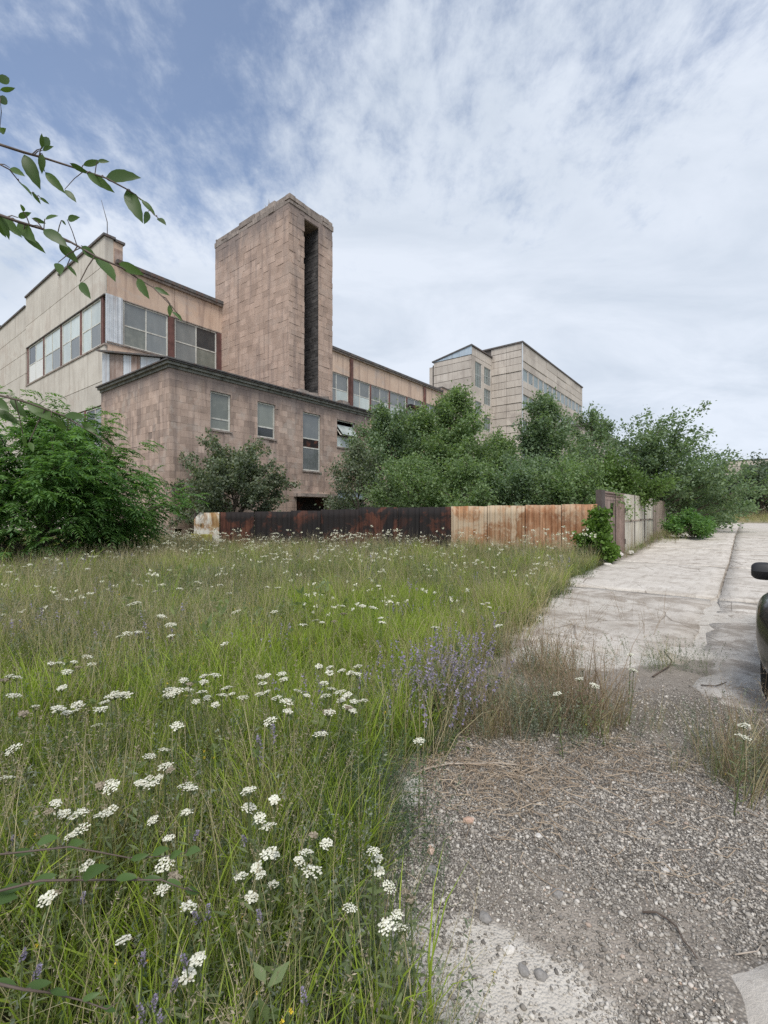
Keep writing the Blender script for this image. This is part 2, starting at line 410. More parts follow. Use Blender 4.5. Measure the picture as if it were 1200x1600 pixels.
# foliage
MAT['bark'] = weathered('bark', [(0.3, (0.07, 0.055, 0.045)), (0.7, (0.17, 0.14, 0.115))], 6, 0.1, bump=0.8, bscale=35)
MAT['twig'] = plain('twig_bark', (0.10, 0.075, 0.06), 0.8)
MAT['leaf_mid'] = leafmat('leaf_mid', (0.115, 0.185, 0.085), (0.27, 0.36, 0.18), 0.48)
MAT['leaf_blue'] = leafmat('leaf_bluish', (0.105, 0.165, 0.095), (0.245, 0.325, 0.20), 0.46)
MAT['leaf_light'] = leafmat('leaf_light', (0.07, 0.125, 0.03), (0.14, 0.22, 0.06), 0.35)
MAT['leaf_apple'] = leafmat('leaf_grey_green', (0.085, 0.12, 0.075), (0.245, 0.28, 0.195), 0.38)
MAT['leaf_dark'] = leafmat('leaf_deep', (0.07, 0.155, 0.05), (0.18, 0.31, 0.10), 0.48)
MAT['leaf_vine'] = leafmat('leaf_vine', (0.075, 0.145, 0.025), (0.15, 0.25, 0.055), 0.38)
MAT['leaf_far'] = leafmat('leaf_far', (0.07, 0.105, 0.07), (0.15, 0.19, 0.13), 0.3)
MAT['leaf_elm'] = leafmat('leaf_elm', (0.06, 0.11, 0.03), (0.10, 0.17, 0.05), 0.42, 0.4)
MAT['grass_lush'] = leafmat('grass_lush', (0.21, 0.30, 0.035), (0.42, 0.52, 0.085), 0.47, patch=.4)
MAT['grass_olive'] = leafmat('grass_olive', (0.085, 0.135, 0.034), (0.23, 0.305, 0.085), 0.42, hue=(0.31, 0.30, 0.14), patch=.5)
MAT['grass_dry'] = leafmat('grass_dry', (0.34, 0.285, 0.16), (0.60, 0.52, 0.34), 0.35)
MAT['seed'] = leafmat('grass_seed', (0.22, 0.18, 0.13), (0.42, 0.36, 0.27), 0.3)
MAT['herb'] = leafmat('herb_leaf', (0.12, 0.165, 0.065), (0.28, 0.32, 0.15), 0.4, hue=(0.20, 0.27, 0.13), patch=.45)
MAT['cover'] = leafmat('cover_leaf', (0.05, 0.075, 0.026), (0.12, 0.155, 0.055), 0.35)
MAT['herb_dark'] = leafmat('dark_herb', (0.05, 0.085, 0.045), (0.125, 0.175, 0.10), 0.35)
MAT['herb_grey'] = leafmat('herb_grey', (0.14, 0.165, 0.115), (0.26, 0.285, 0.215), 0.25)
MAT['weed'] = leafmat('dry_weed', (0.18, 0.125, 0.085), (0.36, 0.275, 0.195), 0.2)
MAT['petal_white'] = leafmat('petal_white', (0.60, 0.58, 0.47), (0.82, 0.81, 0.73), 0.2, patch=.12)
MAT['petal_purple'] = leafmat('petal_purple', (0.22, 0.185, 0.31), (0.40, 0.35, 0.49), 0.3)
MAT['petal_yellow'] = leafmat('petal_yellow', (0.60, 0.42, 0.03), (0.75, 0.58, 0.07), 0.2)
MAT['petal_pink'] = leafmat('petal_pink', (0.40, 0.18, 0.20), (0.55, 0.30, 0.30), 0.2)
MAT['stem'] = leafmat('stem_green', (0.09, 0.12, 0.045), (0.15, 0.18, 0.08), 0.1)
MAT['straw'] = leafmat('straw', (0.20, 0.145, 0.10), (0.42, 0.335, 0.245), 0.1)

# stones, concrete
def stones():
    s = NT('gravel_stone')
    c = s.ramp(s.rnd(), [(0.0, (0.11, 0.10, 0.09)), (0.25, (0.23, 0.21, 0.185)), (0.55, (0.37, 0.34, 0.30)), (0.8, (0.48, 0.445, 0.395)), (0.96, (0.60, 0.565, 0.515)), (1.0, (0.40, 0.30, 0.235))])
    f = s.noise(90, 4, 0.6)
    c = s.mix(s.math('MULTIPLY', s.step(s.noise(2.6, 5, 0.65), 0.42, 0.66), 0.45), c, (0.24, 0.22, 0.195))
    c = s.scalev(c, s.math('ADD', 0.75, s.math('MULTIPLY', f, 0.5)))
    return s.done(c, 0.9, s.bump(f, 0.4, 0.004), None, 0.25)
MAT['stone'] = stones()
def slab_mat(name, dirt_bias):
    s = NT(name)
    n = s.noise(1.3, 8, 0.68)
    c = s.ramp(n, [(0.3, (0.41, 0.375, 0.33)), (0.5, (0.52, 0.48, 0.43)), (0.7, (0.60, 0.565, 0.515))])
    c = s.scalev(c, s.math('ADD', 0.93, s.math('MULTIPLY', s.objrand(), 0.14)))
    d = s.noise(1.5, 10, 0.76, 0.5)
    d = s.step(d, 0.57 - dirt_bias, 0.66 - dirt_bias * 0.6)
    c = s.mix(s.math('MULTIPLY', d, 0.88), c, s.mix(s.noise(12, 5, 0.7), (0.17, 0.145, 0.12), (0.40, 0.345, 0.29)))
    sp = s.step(s.noise(26, 5, 0.7), 0.55, 0.66)
    c = s.mix(s.math('MULTIPLY', sp, 0.45), c, (0.24, 0.21, 0.185))
    sc = s.noise(1.0, 5, 0.65, 0.3, s.mapv((1.0, 6.5, 1), vec=s.N('ShaderNodeTexCoord').outputs['Object']))
    c = s.mix(s.math('MULTIPLY', s.step(sc, 0.50, 0.62), 0.45), c, (0.34, 0.305, 0.265))
    cr = s.voro(0.8, 'DISTANCE_TO_EDGE', 'Distance', s.mapv((1, 1, 1)))
    wob = s.noise(5, 4, 0.6)
    crk = s.step(s.math('ADD', cr, s.math('MULTIPLY', wob, 0.02)), 0.012, 0.02, 1, 0)
    c = s.mix(s.math('MULTIPLY', s.math('MULTIPLY', crk, s.step(s.noise(0.35, 3, 0.6), 0.42, 0.55)), 0.75), c, (0.15, 0.125, 0.10))
    f = s.noise(38, 7, 0.72)
    h = s.math('SUBTRACT', s.math('ADD', f, s.math('MULTIPLY', n, 0.7)), s.math('MULTIPLY', crk, 0.15))
    return s.done(c, 0.92, s.bump(h, 0.6, 0.02), None, 0.2)
MAT['slab'] = slab_mat('concrete_slab', 0.035)
MAT['slab_broken'] = slab_mat('broken_concrete_slab', 0.12)
MAT['cement'] = weathered('cement_patch', [(0.3, (0.46, 0.43, 0.385)), (0.7, (0.62, 0.59, 0.54))], 5, 0.05, bump=0.8, bscale=60, bdist=0.008,
                          blotch=(0.30, 0.265, 0.235), blotch_amt=0.75, blotch_scale=9, blotch_at=(0.54, 0.62))

def ground_mat():
    s = NT('ground')
    v1 = s.voro(95, 'F1', 'Color'); sep = s.N('ShaderNodeSeparateColor'); s.l.new(v1, sep.inputs[0])
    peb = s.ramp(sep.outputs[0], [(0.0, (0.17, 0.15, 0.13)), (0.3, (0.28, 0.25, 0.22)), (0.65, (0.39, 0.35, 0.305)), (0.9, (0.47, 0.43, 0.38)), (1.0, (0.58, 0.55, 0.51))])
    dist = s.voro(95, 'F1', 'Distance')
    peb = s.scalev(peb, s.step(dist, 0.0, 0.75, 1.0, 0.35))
    dirt = s.ramp(s.noise(3.0, 8, 0.7), [(0.3, (0.22, 0.19, 0.16)), (0.7, (0.37, 0.33, 0.285))])
    g = s.attr('gravel')
    c = s.mix(g, dirt, peb)
    brk = s.noise(5.0, 9, 0.78, 0.4)
    pale = s.step(s.math('ADD', s.attr('pale'), s.math('MULTIPLY', brk, 0.75)), 0.86, 1.0)
    c = s.mix(s.math('MULTIPLY', pale, 0.85), c, s.ramp(s.noise(8, 7, 0.7), [(0.3, (0.46, 0.425, 0.375)), (0.7, (0.64, 0.605, 0.55))]))
    soil = s.ramp(s.noise(5, 7, 0.7), [(0.3, (0.045, 0.04, 0.026)), (0.7, (0.11, 0.095, 0.062))])
    c = s.mix(s.attr('soil'), c, soil)
    far = s.ramp(s.noise(0.35, 7, 0.65), [(0.35, (0.12, 0.125, 0.06)), (0.55, (0.27, 0.235, 0.135)), (0.7, (0.33, 0.29, 0.18))])
    c = s.mix(s.attr('far'), c, far)
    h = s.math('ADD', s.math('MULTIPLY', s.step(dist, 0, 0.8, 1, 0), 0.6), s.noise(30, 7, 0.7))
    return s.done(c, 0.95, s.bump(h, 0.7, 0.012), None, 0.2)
MAT['ground'] = ground_mat()
# ================================================================== the ground
def build_ground():
    def axis(lo, hi, step, far, g):
        a = list(np.arange(lo, hi + 1e-6, step)); d = step
        while a[-1] < far: d *= g; a.append(a[-1] + d)
        d = step; b = []; x = lo
        while x > -far: d *= g; x -= d; b.append(x)
        return np.array(b[::-1] + a)
    xs = axis(-2.0, 4.0, 0.06, 700, 1.09); ys = axis(0.6, 6.0, 0.05, 900, 1.085)
    ys = ys[ys > -80]
    X, Y = np.meshgrid(xs, ys)
    Z = ground(X, Y)
    near = sstep(40, 8, np.hypot(X, Y))
    Z = Z + near * ((fbm(X, Y, 1.2, 3) - 0.5) * 0.05 + (fbm(X, Y, 7, 8) - 0.5) * 0.018)
    U = X * RU[0] + Y * RU[1]; V = X * RV[0] + Y * RV[1]
    inroad = sstep(9, 10.4, U) * sstep(3.9, 3.3, V) * sstep(60, 55, U)
    Z = Z - 0.05 * inroad
    ny, nx = X.shape
    idx = np.arange(ny * nx).reshape(ny, nx)
    F = np.stack([idx[:-1, :-1], idx[:-1, 1:], idx[1:, 1:], idx[1:, :-1]], -1).reshape(-1, 4)
    me = mesh_np('ground', np.stack([X, Y, Z], -1).reshape(-1, 3), F)
    e = edge_x(Y)
    wob = (fbm(X, Y, 1.6, 5) - 0.5) * 0.5
    soil = sstep(0.10, -0.25, X - e + wob * 0.5) * sstep(-10, -2, Y)
    # weedy strip across the track keeps some dark soil
    strip = np.exp(-(((Y - (3.45 + 0.15 * (X - 1))) / 0.35) ** 2)) * sstep(0.2, 0.5, X) * sstep(3.0, 2.4, X)
    soil = np.clip(soil + 0.55 * strip, 0, 1)
    gravel = sstep(5.5, 3.2, Y) * sstep(0.35, 0.5, fbm(X, Y, 1.1, 11) + 0.12)
    pale = 0.62 * sstep(4.4, 5.2, Y) * sstep(12, 9, Y) * sstep(-0.3, 0.6, X - e) + 0.5 * np.exp(-(((X - 2.1) / 0.9) ** 2 + ((Y - 5.0) / 0.5) ** 2))
    pale = pale + 0.55 * np.exp(-(((X - 2.2) / 0.5) ** 2 + ((Y - 3.95) / 0.06) ** 2))
    pale = pale + 0.75 * np.exp(-(((X - 0.15) / 0.12) ** 2 + ((Y - 2.62) / 0.22) ** 2))
    pale = pale + 1.0 * sstep(1.15, .45, X + .25 * (Y - 1.4)) * sstep(-.25, .06, X) * sstep(2.2, 1.55, Y + .22 * np.abs(X - .25)) 
    far = np.maximum(sstep(26, 40, np.hypot(X, Y)), sstep(-2, -10, Y)) * (1 - sstep(8, 10, U) * sstep(3.9, 3.0, V) * sstep(-7.5, -6.5, V) * sstep(64, 58, U))
    far = np.maximum(far, sstep(-6.0, -8.5, V) * 0.8)
    for n, a in (('soil', soil), ('gravel', gravel), ('pale', pale), ('far', far)):
        at_ = me.attributes.new(n, 'FLOAT', 'POINT'); at_.data.foreach_set('value', np.clip(a, 0, 1.2).astype(np.float32).ravel())
    me.polygons.foreach_set('use_smooth', np.ones(len(me.polygons), bool))
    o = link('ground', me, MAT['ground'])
    tag(o, 'dusty gravel and dark meadow soil of the factory yard', 'ground', kind='structure')
    return o
GROUND = build_ground()

# ------------------------------------------------------------------ concrete road slabs
def slab(u0, u1, v0, v1, mat, parent, seed, top=0.035, rag=0.05, thick=0.14):
    r = np.random.default_rng(seed)
    nu = max(6, int((u1 - u0) / 0.28)); nv = max(6, int((v1 - v0) / 0.28))
    a = np.linspace(0, 1, nu + 1); b = np.linspace(0, 1, nv + 1)
    A, B = np.meshgrid(a, b)
    U = u0 + (u1 - u0) * A; V = v0 + (v1 - v0) * B
    eu = np.minimum(A, 1 - A) * (u1 - u0); ev = np.minimum(B, 1 - B) * (v1 - v0)
    jit = (fbm(U + seed, V, 4.5, seed) - 0.5) * 2
    jit2 = (fbm(U - seed, V + 5, 4.5, seed + 3) - 0.5) * 2
    U = U + np.where((A == 0) | (A == 1), jit * rag, 0); V = V + np.where((B == 0) | (B == 1), jit2 * rag, 0)
    X = U * RU[0] + V * RV[0]; Y = U * RU[1] + V * RV[1]
    Z = ground(X, Y) + top + (fbm(U, V, 1.5, seed + 9) - 0.5) * 0.03 - 0.012 * np.exp(-np.minimum(eu, ev) / 0.06)
    c = W((u0 + u1) / 2, (v0 + v1) / 2); c.z = gz(c.x, c.y)
    # local frame turned with the road
    LX = (X - c.x) * RU[0] + (Y - c.y) * RU[1]; LY = (X - c.x) * RV[0] + (Y - c.y) * RV[1]; LZ = Z - c.z
    P = np.stack([LX, LY, LZ], -1).reshape(-1, 3)
    idx = np.arange((nv + 1) * (nu + 1)).reshape(nv + 1, nu + 1)
    F = np.stack([idx[:-1, :-1], idx[:-1, 1:], idx[1:, 1:], idx[1:, :-1]], -1).reshape(-1, 4)
    ring = np.concatenate([idx[0, :-1], idx[:-1, -1], idx[-1, :0:-1], idx[:0:-1, 0]])
    low = P[ring].copy(); low[:, 2] -= thick
    n0 = len(P); k = len(ring); lo = n0 + np.arange(k)
    S = np.stack([ring, lo, np.roll(lo, -1), np.roll(ring, -1)], -1)
    me = mesh_np('concrete_slab', np.concatenate([P, low]), [F, S])
    o = link('concrete_slab', me, mat, parent, loc=c, rot=(0, 0, SITE_ROT))
    return o
road = empty('road', (0, 0, 0), 'cracked pale concrete slab road running past the gate', 'road')
road['kind'] = 'structure'
k = 0
rows = [(0.44, 3.32), (-2.6, 0.38), (-5.7, -2.66)]
for i, (v0, v1) in enumerate(rows):
    u = 10.4
    while u < 58:
        k += 1
        slab(u + 0.02, u + 5.97, v0, v1, MAT['slab'], road, 20 + k, top=0.03 + 0.012 * random.random(), rag=0.03 if i else 0.06)
        u += 6
slab(5.7, 10.37, 0.50, 3.0, MAT['slab_broken'], road, 91, top=0.014, rag=0.10)
slab(4.5, 10.36, -2.55, 0.36, MAT['slab_broken'], road, 92, top=0.012, rag=0.10)
slab(4.4, 10.3, -5.7, -2.66, MAT['slab_broken'], road, 93, top=0.02, rag=0.12)
# crumbling cement spill and the corner of a slab at the photographer's feet
def patch(name, pts, top, mat, parent, seed, n=34, inner=7):
    c = np.mean(pts, 0); P = np.array(pts, float)
    d = np.r_[0, np.cumsum(np.hypot(*(np.roll(P, -1, 0) - P).T))]
    t = np.linspace(0, d[-1], n, endpoint=False); Q = np.vstack([P, P[:1]])
    ox = np.interp(t, d, Q[:, 0]); oy = np.interp(t, d, Q[:, 1])
    r = np.random.default_rng(seed)
    V = []; F = []
    for j in range(inner + 1):
        f = 1 - j / inner * 0.97
        jj = 0.05 * r.standard_normal(n) if j == 0 else 0
        x = c[0] + (ox - c[0]) * (f + jj); y = c[1] + (oy - c[1]) * (f + jj)
        z = ground(x, y) + (top * min(1.0, j / 2) - 0.02 * (j == 0)) + (fbm(x, y, 6, seed) - 0.5) * 0.02 + (fbm(x, y, 1.2, 3) - 0.5) * 0.05 + (fbm(x, y, 7, 8) - 0.5) * 0.018
        V += list(zip(x - c[0], y - c[1], z))
    for j in range(inner):
        for i in range(n):
            i2 = (i + 1) % n; F.append((j * n + i, j * n + i2, (j + 1) * n + i2, (j + 1) * n + i))
    F.append(tuple(inner * n + i for i in range(n)))
    me = bpy.data.meshes.new(name); me.from_pydata(V, [], F); me.update()
    me.polygons.foreach_set('use_smooth', [True] * len(me.polygons))
    return link(name, me, mat, parent, loc=(c[0], c[1], 0))
patch('concrete_slab', [(1.17, 1.62), (1.5, 1.70), (2.3, 1.75), (2.4, 0.7), (1.35, 0.75), (1.02, 1.20)], 0.035, MAT['slab'], road, 6)
patch('cement_patch', [(0.10, 2.78), (0.26, 2.85), (0.24, 2.62), (0.15, 2.45), (0.06, 2.5)], 0.02, MAT['cement'], road, 7, n=20, inner=4)

# ------------------------------------------------------------------ gravel
def ico():
    t = (1 + 5 ** 0.5) / 2
    v = np.array([(-1, t, 0), (1, t, 0), (-1, -t, 0), (1, -t, 0), (0, -1, t), (0, 1, t), (0, -1, -t), (0, 1, -t), (t, 0, -1), (t, 0, 1), (-t, 0, -1), (-t, 0, 1)], float)
    v /= np.linalg.norm(v[0])
    f = np.array([(0, 11, 5), (0, 5, 1), (0, 1, 7), (0, 7, 10), (0, 10, 11), (1, 5, 9), (5, 11, 4), (11, 10, 2), (10, 7, 6), (7, 1, 8), (3, 9, 4), (3, 4, 2), (3, 2, 6), (3, 6, 8), (3, 8, 9), (4, 9, 5), (2, 4, 11), (6, 2, 10), (8, 6, 7), (9, 8, 1)])
    return v, f
def scatter_stones(x, y, s, rng, sink=0.25):
    v, f = ico(); n = len(x)
    sc = np.stack([s * rng.uniform(0.7, 1.3, n), s * rng.uniform(0.7, 1.2, n), s * rng.uniform(0.45, 0.85, n)], -1)
    P = v[None] * (1 + 0.22 * rng.standard_normal((n, 12, 1))) * sc[:, None, :]
    a = rng.uniform(0, 6.28, n); ca, sa = np.cos(a)[:, None], np.sin(a)[:, None]
    q = P.copy(); q[..., 0] = P[..., 0] * ca - P[..., 1] * sa; q[..., 1] = P[..., 0] * sa + P[..., 1] * ca
    z = ground(x, y) + (fbm(x, y, 1.2, 3) - 0.5) * 0.05 + (fbm(x, y, 7, 8) - 0.5) * 0.018
    q += np.stack([x, y, z + sc[:, 2] * (1 - 2 * sink)], -1)[:, None, :]
    F = (f[None] + (np.arange(n) * 12)[:, None, None]).reshape(-1, 3)
    return q.reshape(-1, 3), F
def octa_stones(x, y, s, rng, sink=0.25):
    v = np.array([(1, 0, 0), (0, 1, 0), (-1, 0, 0), (0, -1, 0), (0, 0, 1), (0, 0, -1)], float); f = np.array([(0, 1, 4), (1, 2, 4), (2, 3, 4), (3, 0, 4), (1, 0, 5), (2, 1, 5), (3, 2, 5), (0, 3, 5)])
    n = len(x); sc = np.stack([s * rng.uniform(.8, 1.5, n), s * rng.uniform(.8, 1.4, n), s * rng.uniform(.6, 1.0, n)], -1)
    P = (v[None] + .28 * rng.standard_normal((n, 6, 3))) * sc[:, None, :]
    a = rng.uniform(0, 6.28, n); ca, sa = np.cos(a)[:, None], np.sin(a)[:, None]
    q = P.copy(); q[..., 0] = P[..., 0] * ca - P[..., 1] * sa; q[..., 1] = P[..., 0] * sa + P[..., 1] * ca
    z = ground(x, y) + (fbm(x, y, 1.2, 3) - 0.5) * 0.05 + (fbm(x, y, 7, 8) - 0.5) * 0.018
    q += np.stack([x, y, z + sc[:, 2] * (1 - 2 * sink)], -1)[:, None, :]
    return q.reshape(-1, 3), (f[None] + (np.arange(n) * 6)[:, None, None]).reshape(-1, 3)
def build_gravel():
    r = np.random.default_rng(3)
    n = 175000
    y = 1.15 + 3.6 * r.random(n) ** 1.3; x = r.uniform(-0.3, 3.0, n)
    keep = (x > edge_x(y) - 0.12 + 0.12 * r.standard_normal(n) * 0.6) & (x < 0.9 * y + 0.25)
    keep &= r.random(n) < (0.45 + 0.55 * sstep(0.35, 0.5, fbm(x, y, 1.1, 11) + 0.12)) * sstep(4.8, 2.4, y)
    keep &= ~((x > 1.12) & (y < 1.66))
    cp = (x < 0.62) & (y < 1.78 + .1 * np.sin(x * 19)); keep &= ~(cp & (r.random(n) < 0.72))
    x, y = x[keep], y[keep]; n = len(x)
    s = np.clip(r.lognormal(-5.55, 0.42, n), 0.002, 0.014)
    big = s > .0068
    V1, F1 = scatter_stones(x[big], y[big], s[big], r); V2, F2 = octa_stones(x[~big], y[~big], s[~big], r)
    o = link('gravel', mesh_np('gravel', np.concatenate([V1, V2]), np.concatenate([F1, F2 + len(V1)])), MAT['stone'])
    tag(o, 'loose grey and white gravel covering the foreground track', 'gravel', kind='stuff')
build_gravel()
# ================================================================== buildings
UNIT = {}
def unit(mat):
    if mat.name not in UNIT:
        me = MB().box(-.5, .5, -.5, .5, -.5, .5).mesh('block'); me.materials.append(mat); UNIT[mat.name] = me
    return UNIT[mat.name]
WIN = {}
class Bld:
    def __init__(s, name, u, v, z, label, cat, group=None):
        s.o = (u, v, z)
        s.root = empty(name, W(u, v, z), label, cat, group, SITE_ROT)
    def box(s, name, mat, u0, u1, v0, v1, z0, z1, parent=None):          # shares one block mesh
        o = link(name, unit(mat), None, parent or s.root)
        o.location = ((u0 + u1) / 2 - s.o[0], (v0 + v1) / 2 - s.o[1], (z0 + z1) / 2 - s.o[2])
        o.scale = (u1 - u0, v1 - v0, z1 - z0)
        return o
    def mb(s): return MB()
    def lbox(s, m, u0, u1, v0, v1, z0, z1):
        m.box(u0 - s.o[0], u1 - s.o[0], v0 - s.o[1], v1 - s.o[1], z0 - s.o[2], z1 - s.o[2])
    def poly(s, name, mat, pts, axis, w0, w1, parent=None):              # polygon (a,z) in the facade plane, pushed along the other axis
        m = MB()
        if axis == 'v':
            m.prism([(p[0] - s.o[0], p[1] - s.o[2]) for p in pts], w0 - s.o[1], w1 - s.o[1])
        else:
            m.prism([(p[0] - s.o[1], p[1] - s.o[2]) for p in pts], w0 - s.o[0], w1 - s.o[0])
            m.v = [(y, x, z) for x, y, z in m.v]; m.f = [tuple(reversed(f)) for f in m.f]
        return m.build(name, mat, parent or s.root)
    def wall(s, name, mat, axis, plane, a0, a1, z0, z1, holes, thick):
        xs = sorted({a0, a1, *[h[i] for h in holes for i in (0, 1)]}); zs = sorted({z0, z1, *[h[i] for h in holes for i in (2, 3)]})
        m = MB()
        for i in range(len(xs) - 1):
            run = None
            for j in range(len(zs) - 1):
                cx, cz = (xs[i] + xs[i + 1]) / 2, (zs[j] + zs[j + 1]) / 2
                solid = not any(h[0] < cx < h[1] and h[2] < cz < h[3] for h in holes)
                if solid: run = (run[0], zs[j + 1]) if run else (zs[j], zs[j + 1])
                if (not solid or j == len(zs) - 2) and run:
                    if axis == 'v': s.lbox(m, xs[i], xs[i + 1], plane, plane + thick, *run)
                    else: s.lbox(m, plane, plane + thick, xs[i], xs[i + 1], *run)
                    run = None
        return m.build(name, mat, s.root)
    def window(s, axis, plane, a0, a1, z0, z1, cols, rows, glasses, inset=0.12, t=0.07, frame=None, tb=0.05, name='window'):
        frame = frame or MAT['frame']
        w, h = a1 - a0, z1 - z0
        key = (round(w, 2), round(h, 2), tuple(cols), tuple(rows), frame.name, t)
        if key not in WIN:
            m = MB()
            m.box(0, t, 0, .09, 0, h); m.box(w - t, w, 0, .09, 0, h); m.box(t, w - t, .002, .088, 0, t); m.box(t, w - t, .002, .088, h - t, h)
            for c in cols[1:-1]: m.box(c * w - tb / 2, c * w + tb / 2, .012, .08, t, h - t)
            for r in rows[1:-1]: m.box(t, w - t, .018, .075, r * h - tb / 2, r * h + tb / 2)
            me = m.mesh('window'); me.materials.append(frame); WIN[key] = me
        o = link(name, WIN[key], None, s.root)
        if axis == 'v': o.location = (a0 - s.o[0], plane + inset - s.o[1], z0 - s.o[2])
        else:
            o.location = (plane + inset - s.o[0], a1 - s.o[1], z0 - s.o[2]); o.rotation_euler = (0, 0, -math.pi / 2)
        k = 0
        for j in range(len(rows) - 1):
            for i in range(len(cols) - 1):
                g = glasses[k % len(glasses)]; k += 1
                if g is None: continue
                x0 = max(cols[i] * w, t * .8); x1 = min(cols[i + 1] * w, w - t * .8)
                q0 = max(rows[j] * h, t * .8); q1 = min(rows[j + 1] * h, h - t * .8)
                p = link('pane', unit(MAT[g]), None, o)
                p.location = ((x0 + x1) / 2, .045, (q0 + q1) / 2); p.scale = (x1 - x0, .012, q1 - q0)
                p.rotation_euler = (random.uniform(-.012, .012), 0, random.uniform(-.012, .012))
        return o
    def tiles(s, specs, mat, limit, names=('tile', 'stone_tiles'), zvis=1.4):
        """specs: (axis, plane, a0, a1, z0, z1, proud); the ones that show largest become parts, the rest one joined part"""
        L = []
        for (axis, pl, a0, a1, z0, z1, pr) in specs:
            c = W((a0 + a1) / 2, pl, (z0 + z1) / 2) if axis == 'v' else W(pl, (a0 + a1) / 2, (z0 + z1) / 2)
            d = math.hypot(c.x, c.y)
            px = 600 + FPX * c.x / c.y; py = 800 - FPX * (c.z - EYE) / c.y
            hid = c.z < zvis or px < 150 or (px < 225 and py > 640) or (270 < px < 460 and py > 705) or (px > 560 and py > 640)
            L.append((hid, d, (axis, pl, a0, a1, z0, z1, pr)))
        L.sort(key=lambda t: (t[0], t[1]))
        m = MB()
        for i, (_, _, (axis, pl, a0, a1, z0, z1, pr)) in enumerate(L):
            r = (a0, a1, pl - pr, pl + .004, z0, z1) if axis == 'v' else (pl - pr, pl + .004, a0, a1, z0, z1)
            if i < limit: s.box(names[0], mat, *r)
            else: s.lbox(m, *r)
        if m.v: tag(m.build(names[1], mat, s.root), kind='stuff')

def tile_grid(axis, plane, a0, a1, z0, z1, holes, wr, h, proud=(.018, .032), gap=.012, miss=0.0, rng=random, vary=0.0):
    out = []; z = z0
    while z < z1 - .06:
        hh = h * (1 + rng.uniform(-vary, vary)); zt = min(z + hh, z1)
        a = a0 - rng.uniform(0, wr[0] * .7)
        while a < a1:
            w = rng.uniform(*wr); p, q = max(a, a0), min(a + w, a1); a += w
            if q - p < .05: continue
            rects = [(p, q, z, zt)]
            for H in holes:
                nr = []
                for (x0, x1, y0, y1) in rects:
                    if x1 <= H[0] or x0 >= H[1] or y1 <= H[2] or y0 >= H[3]: nr.append((x0, x1, y0, y1)); continue
                    if x0 < H[0] - .03: nr.append((x0, H[0], y0, y1)); x0 = H[0]
                    if x1 > H[1] + .03: nr.append((H[1], x1, y0, y1)); x1 = H[1]
                    if y0 < H[2] - .03: nr.append((x0, x1, y0, H[2]))
                    if y1 > H[3] + .03: nr.append((x0, x1, H[3], y1))
                rects = nr
            if rng.random() < miss: continue
            for (x0, x1, y0, y1) in rects:
                out.append((axis, plane, x0 + gap / 2, x1 - gap / 2, y0 + gap / 2, y1 - gap / 2, rng.uniform(*proud)))
        z = zt
    return out

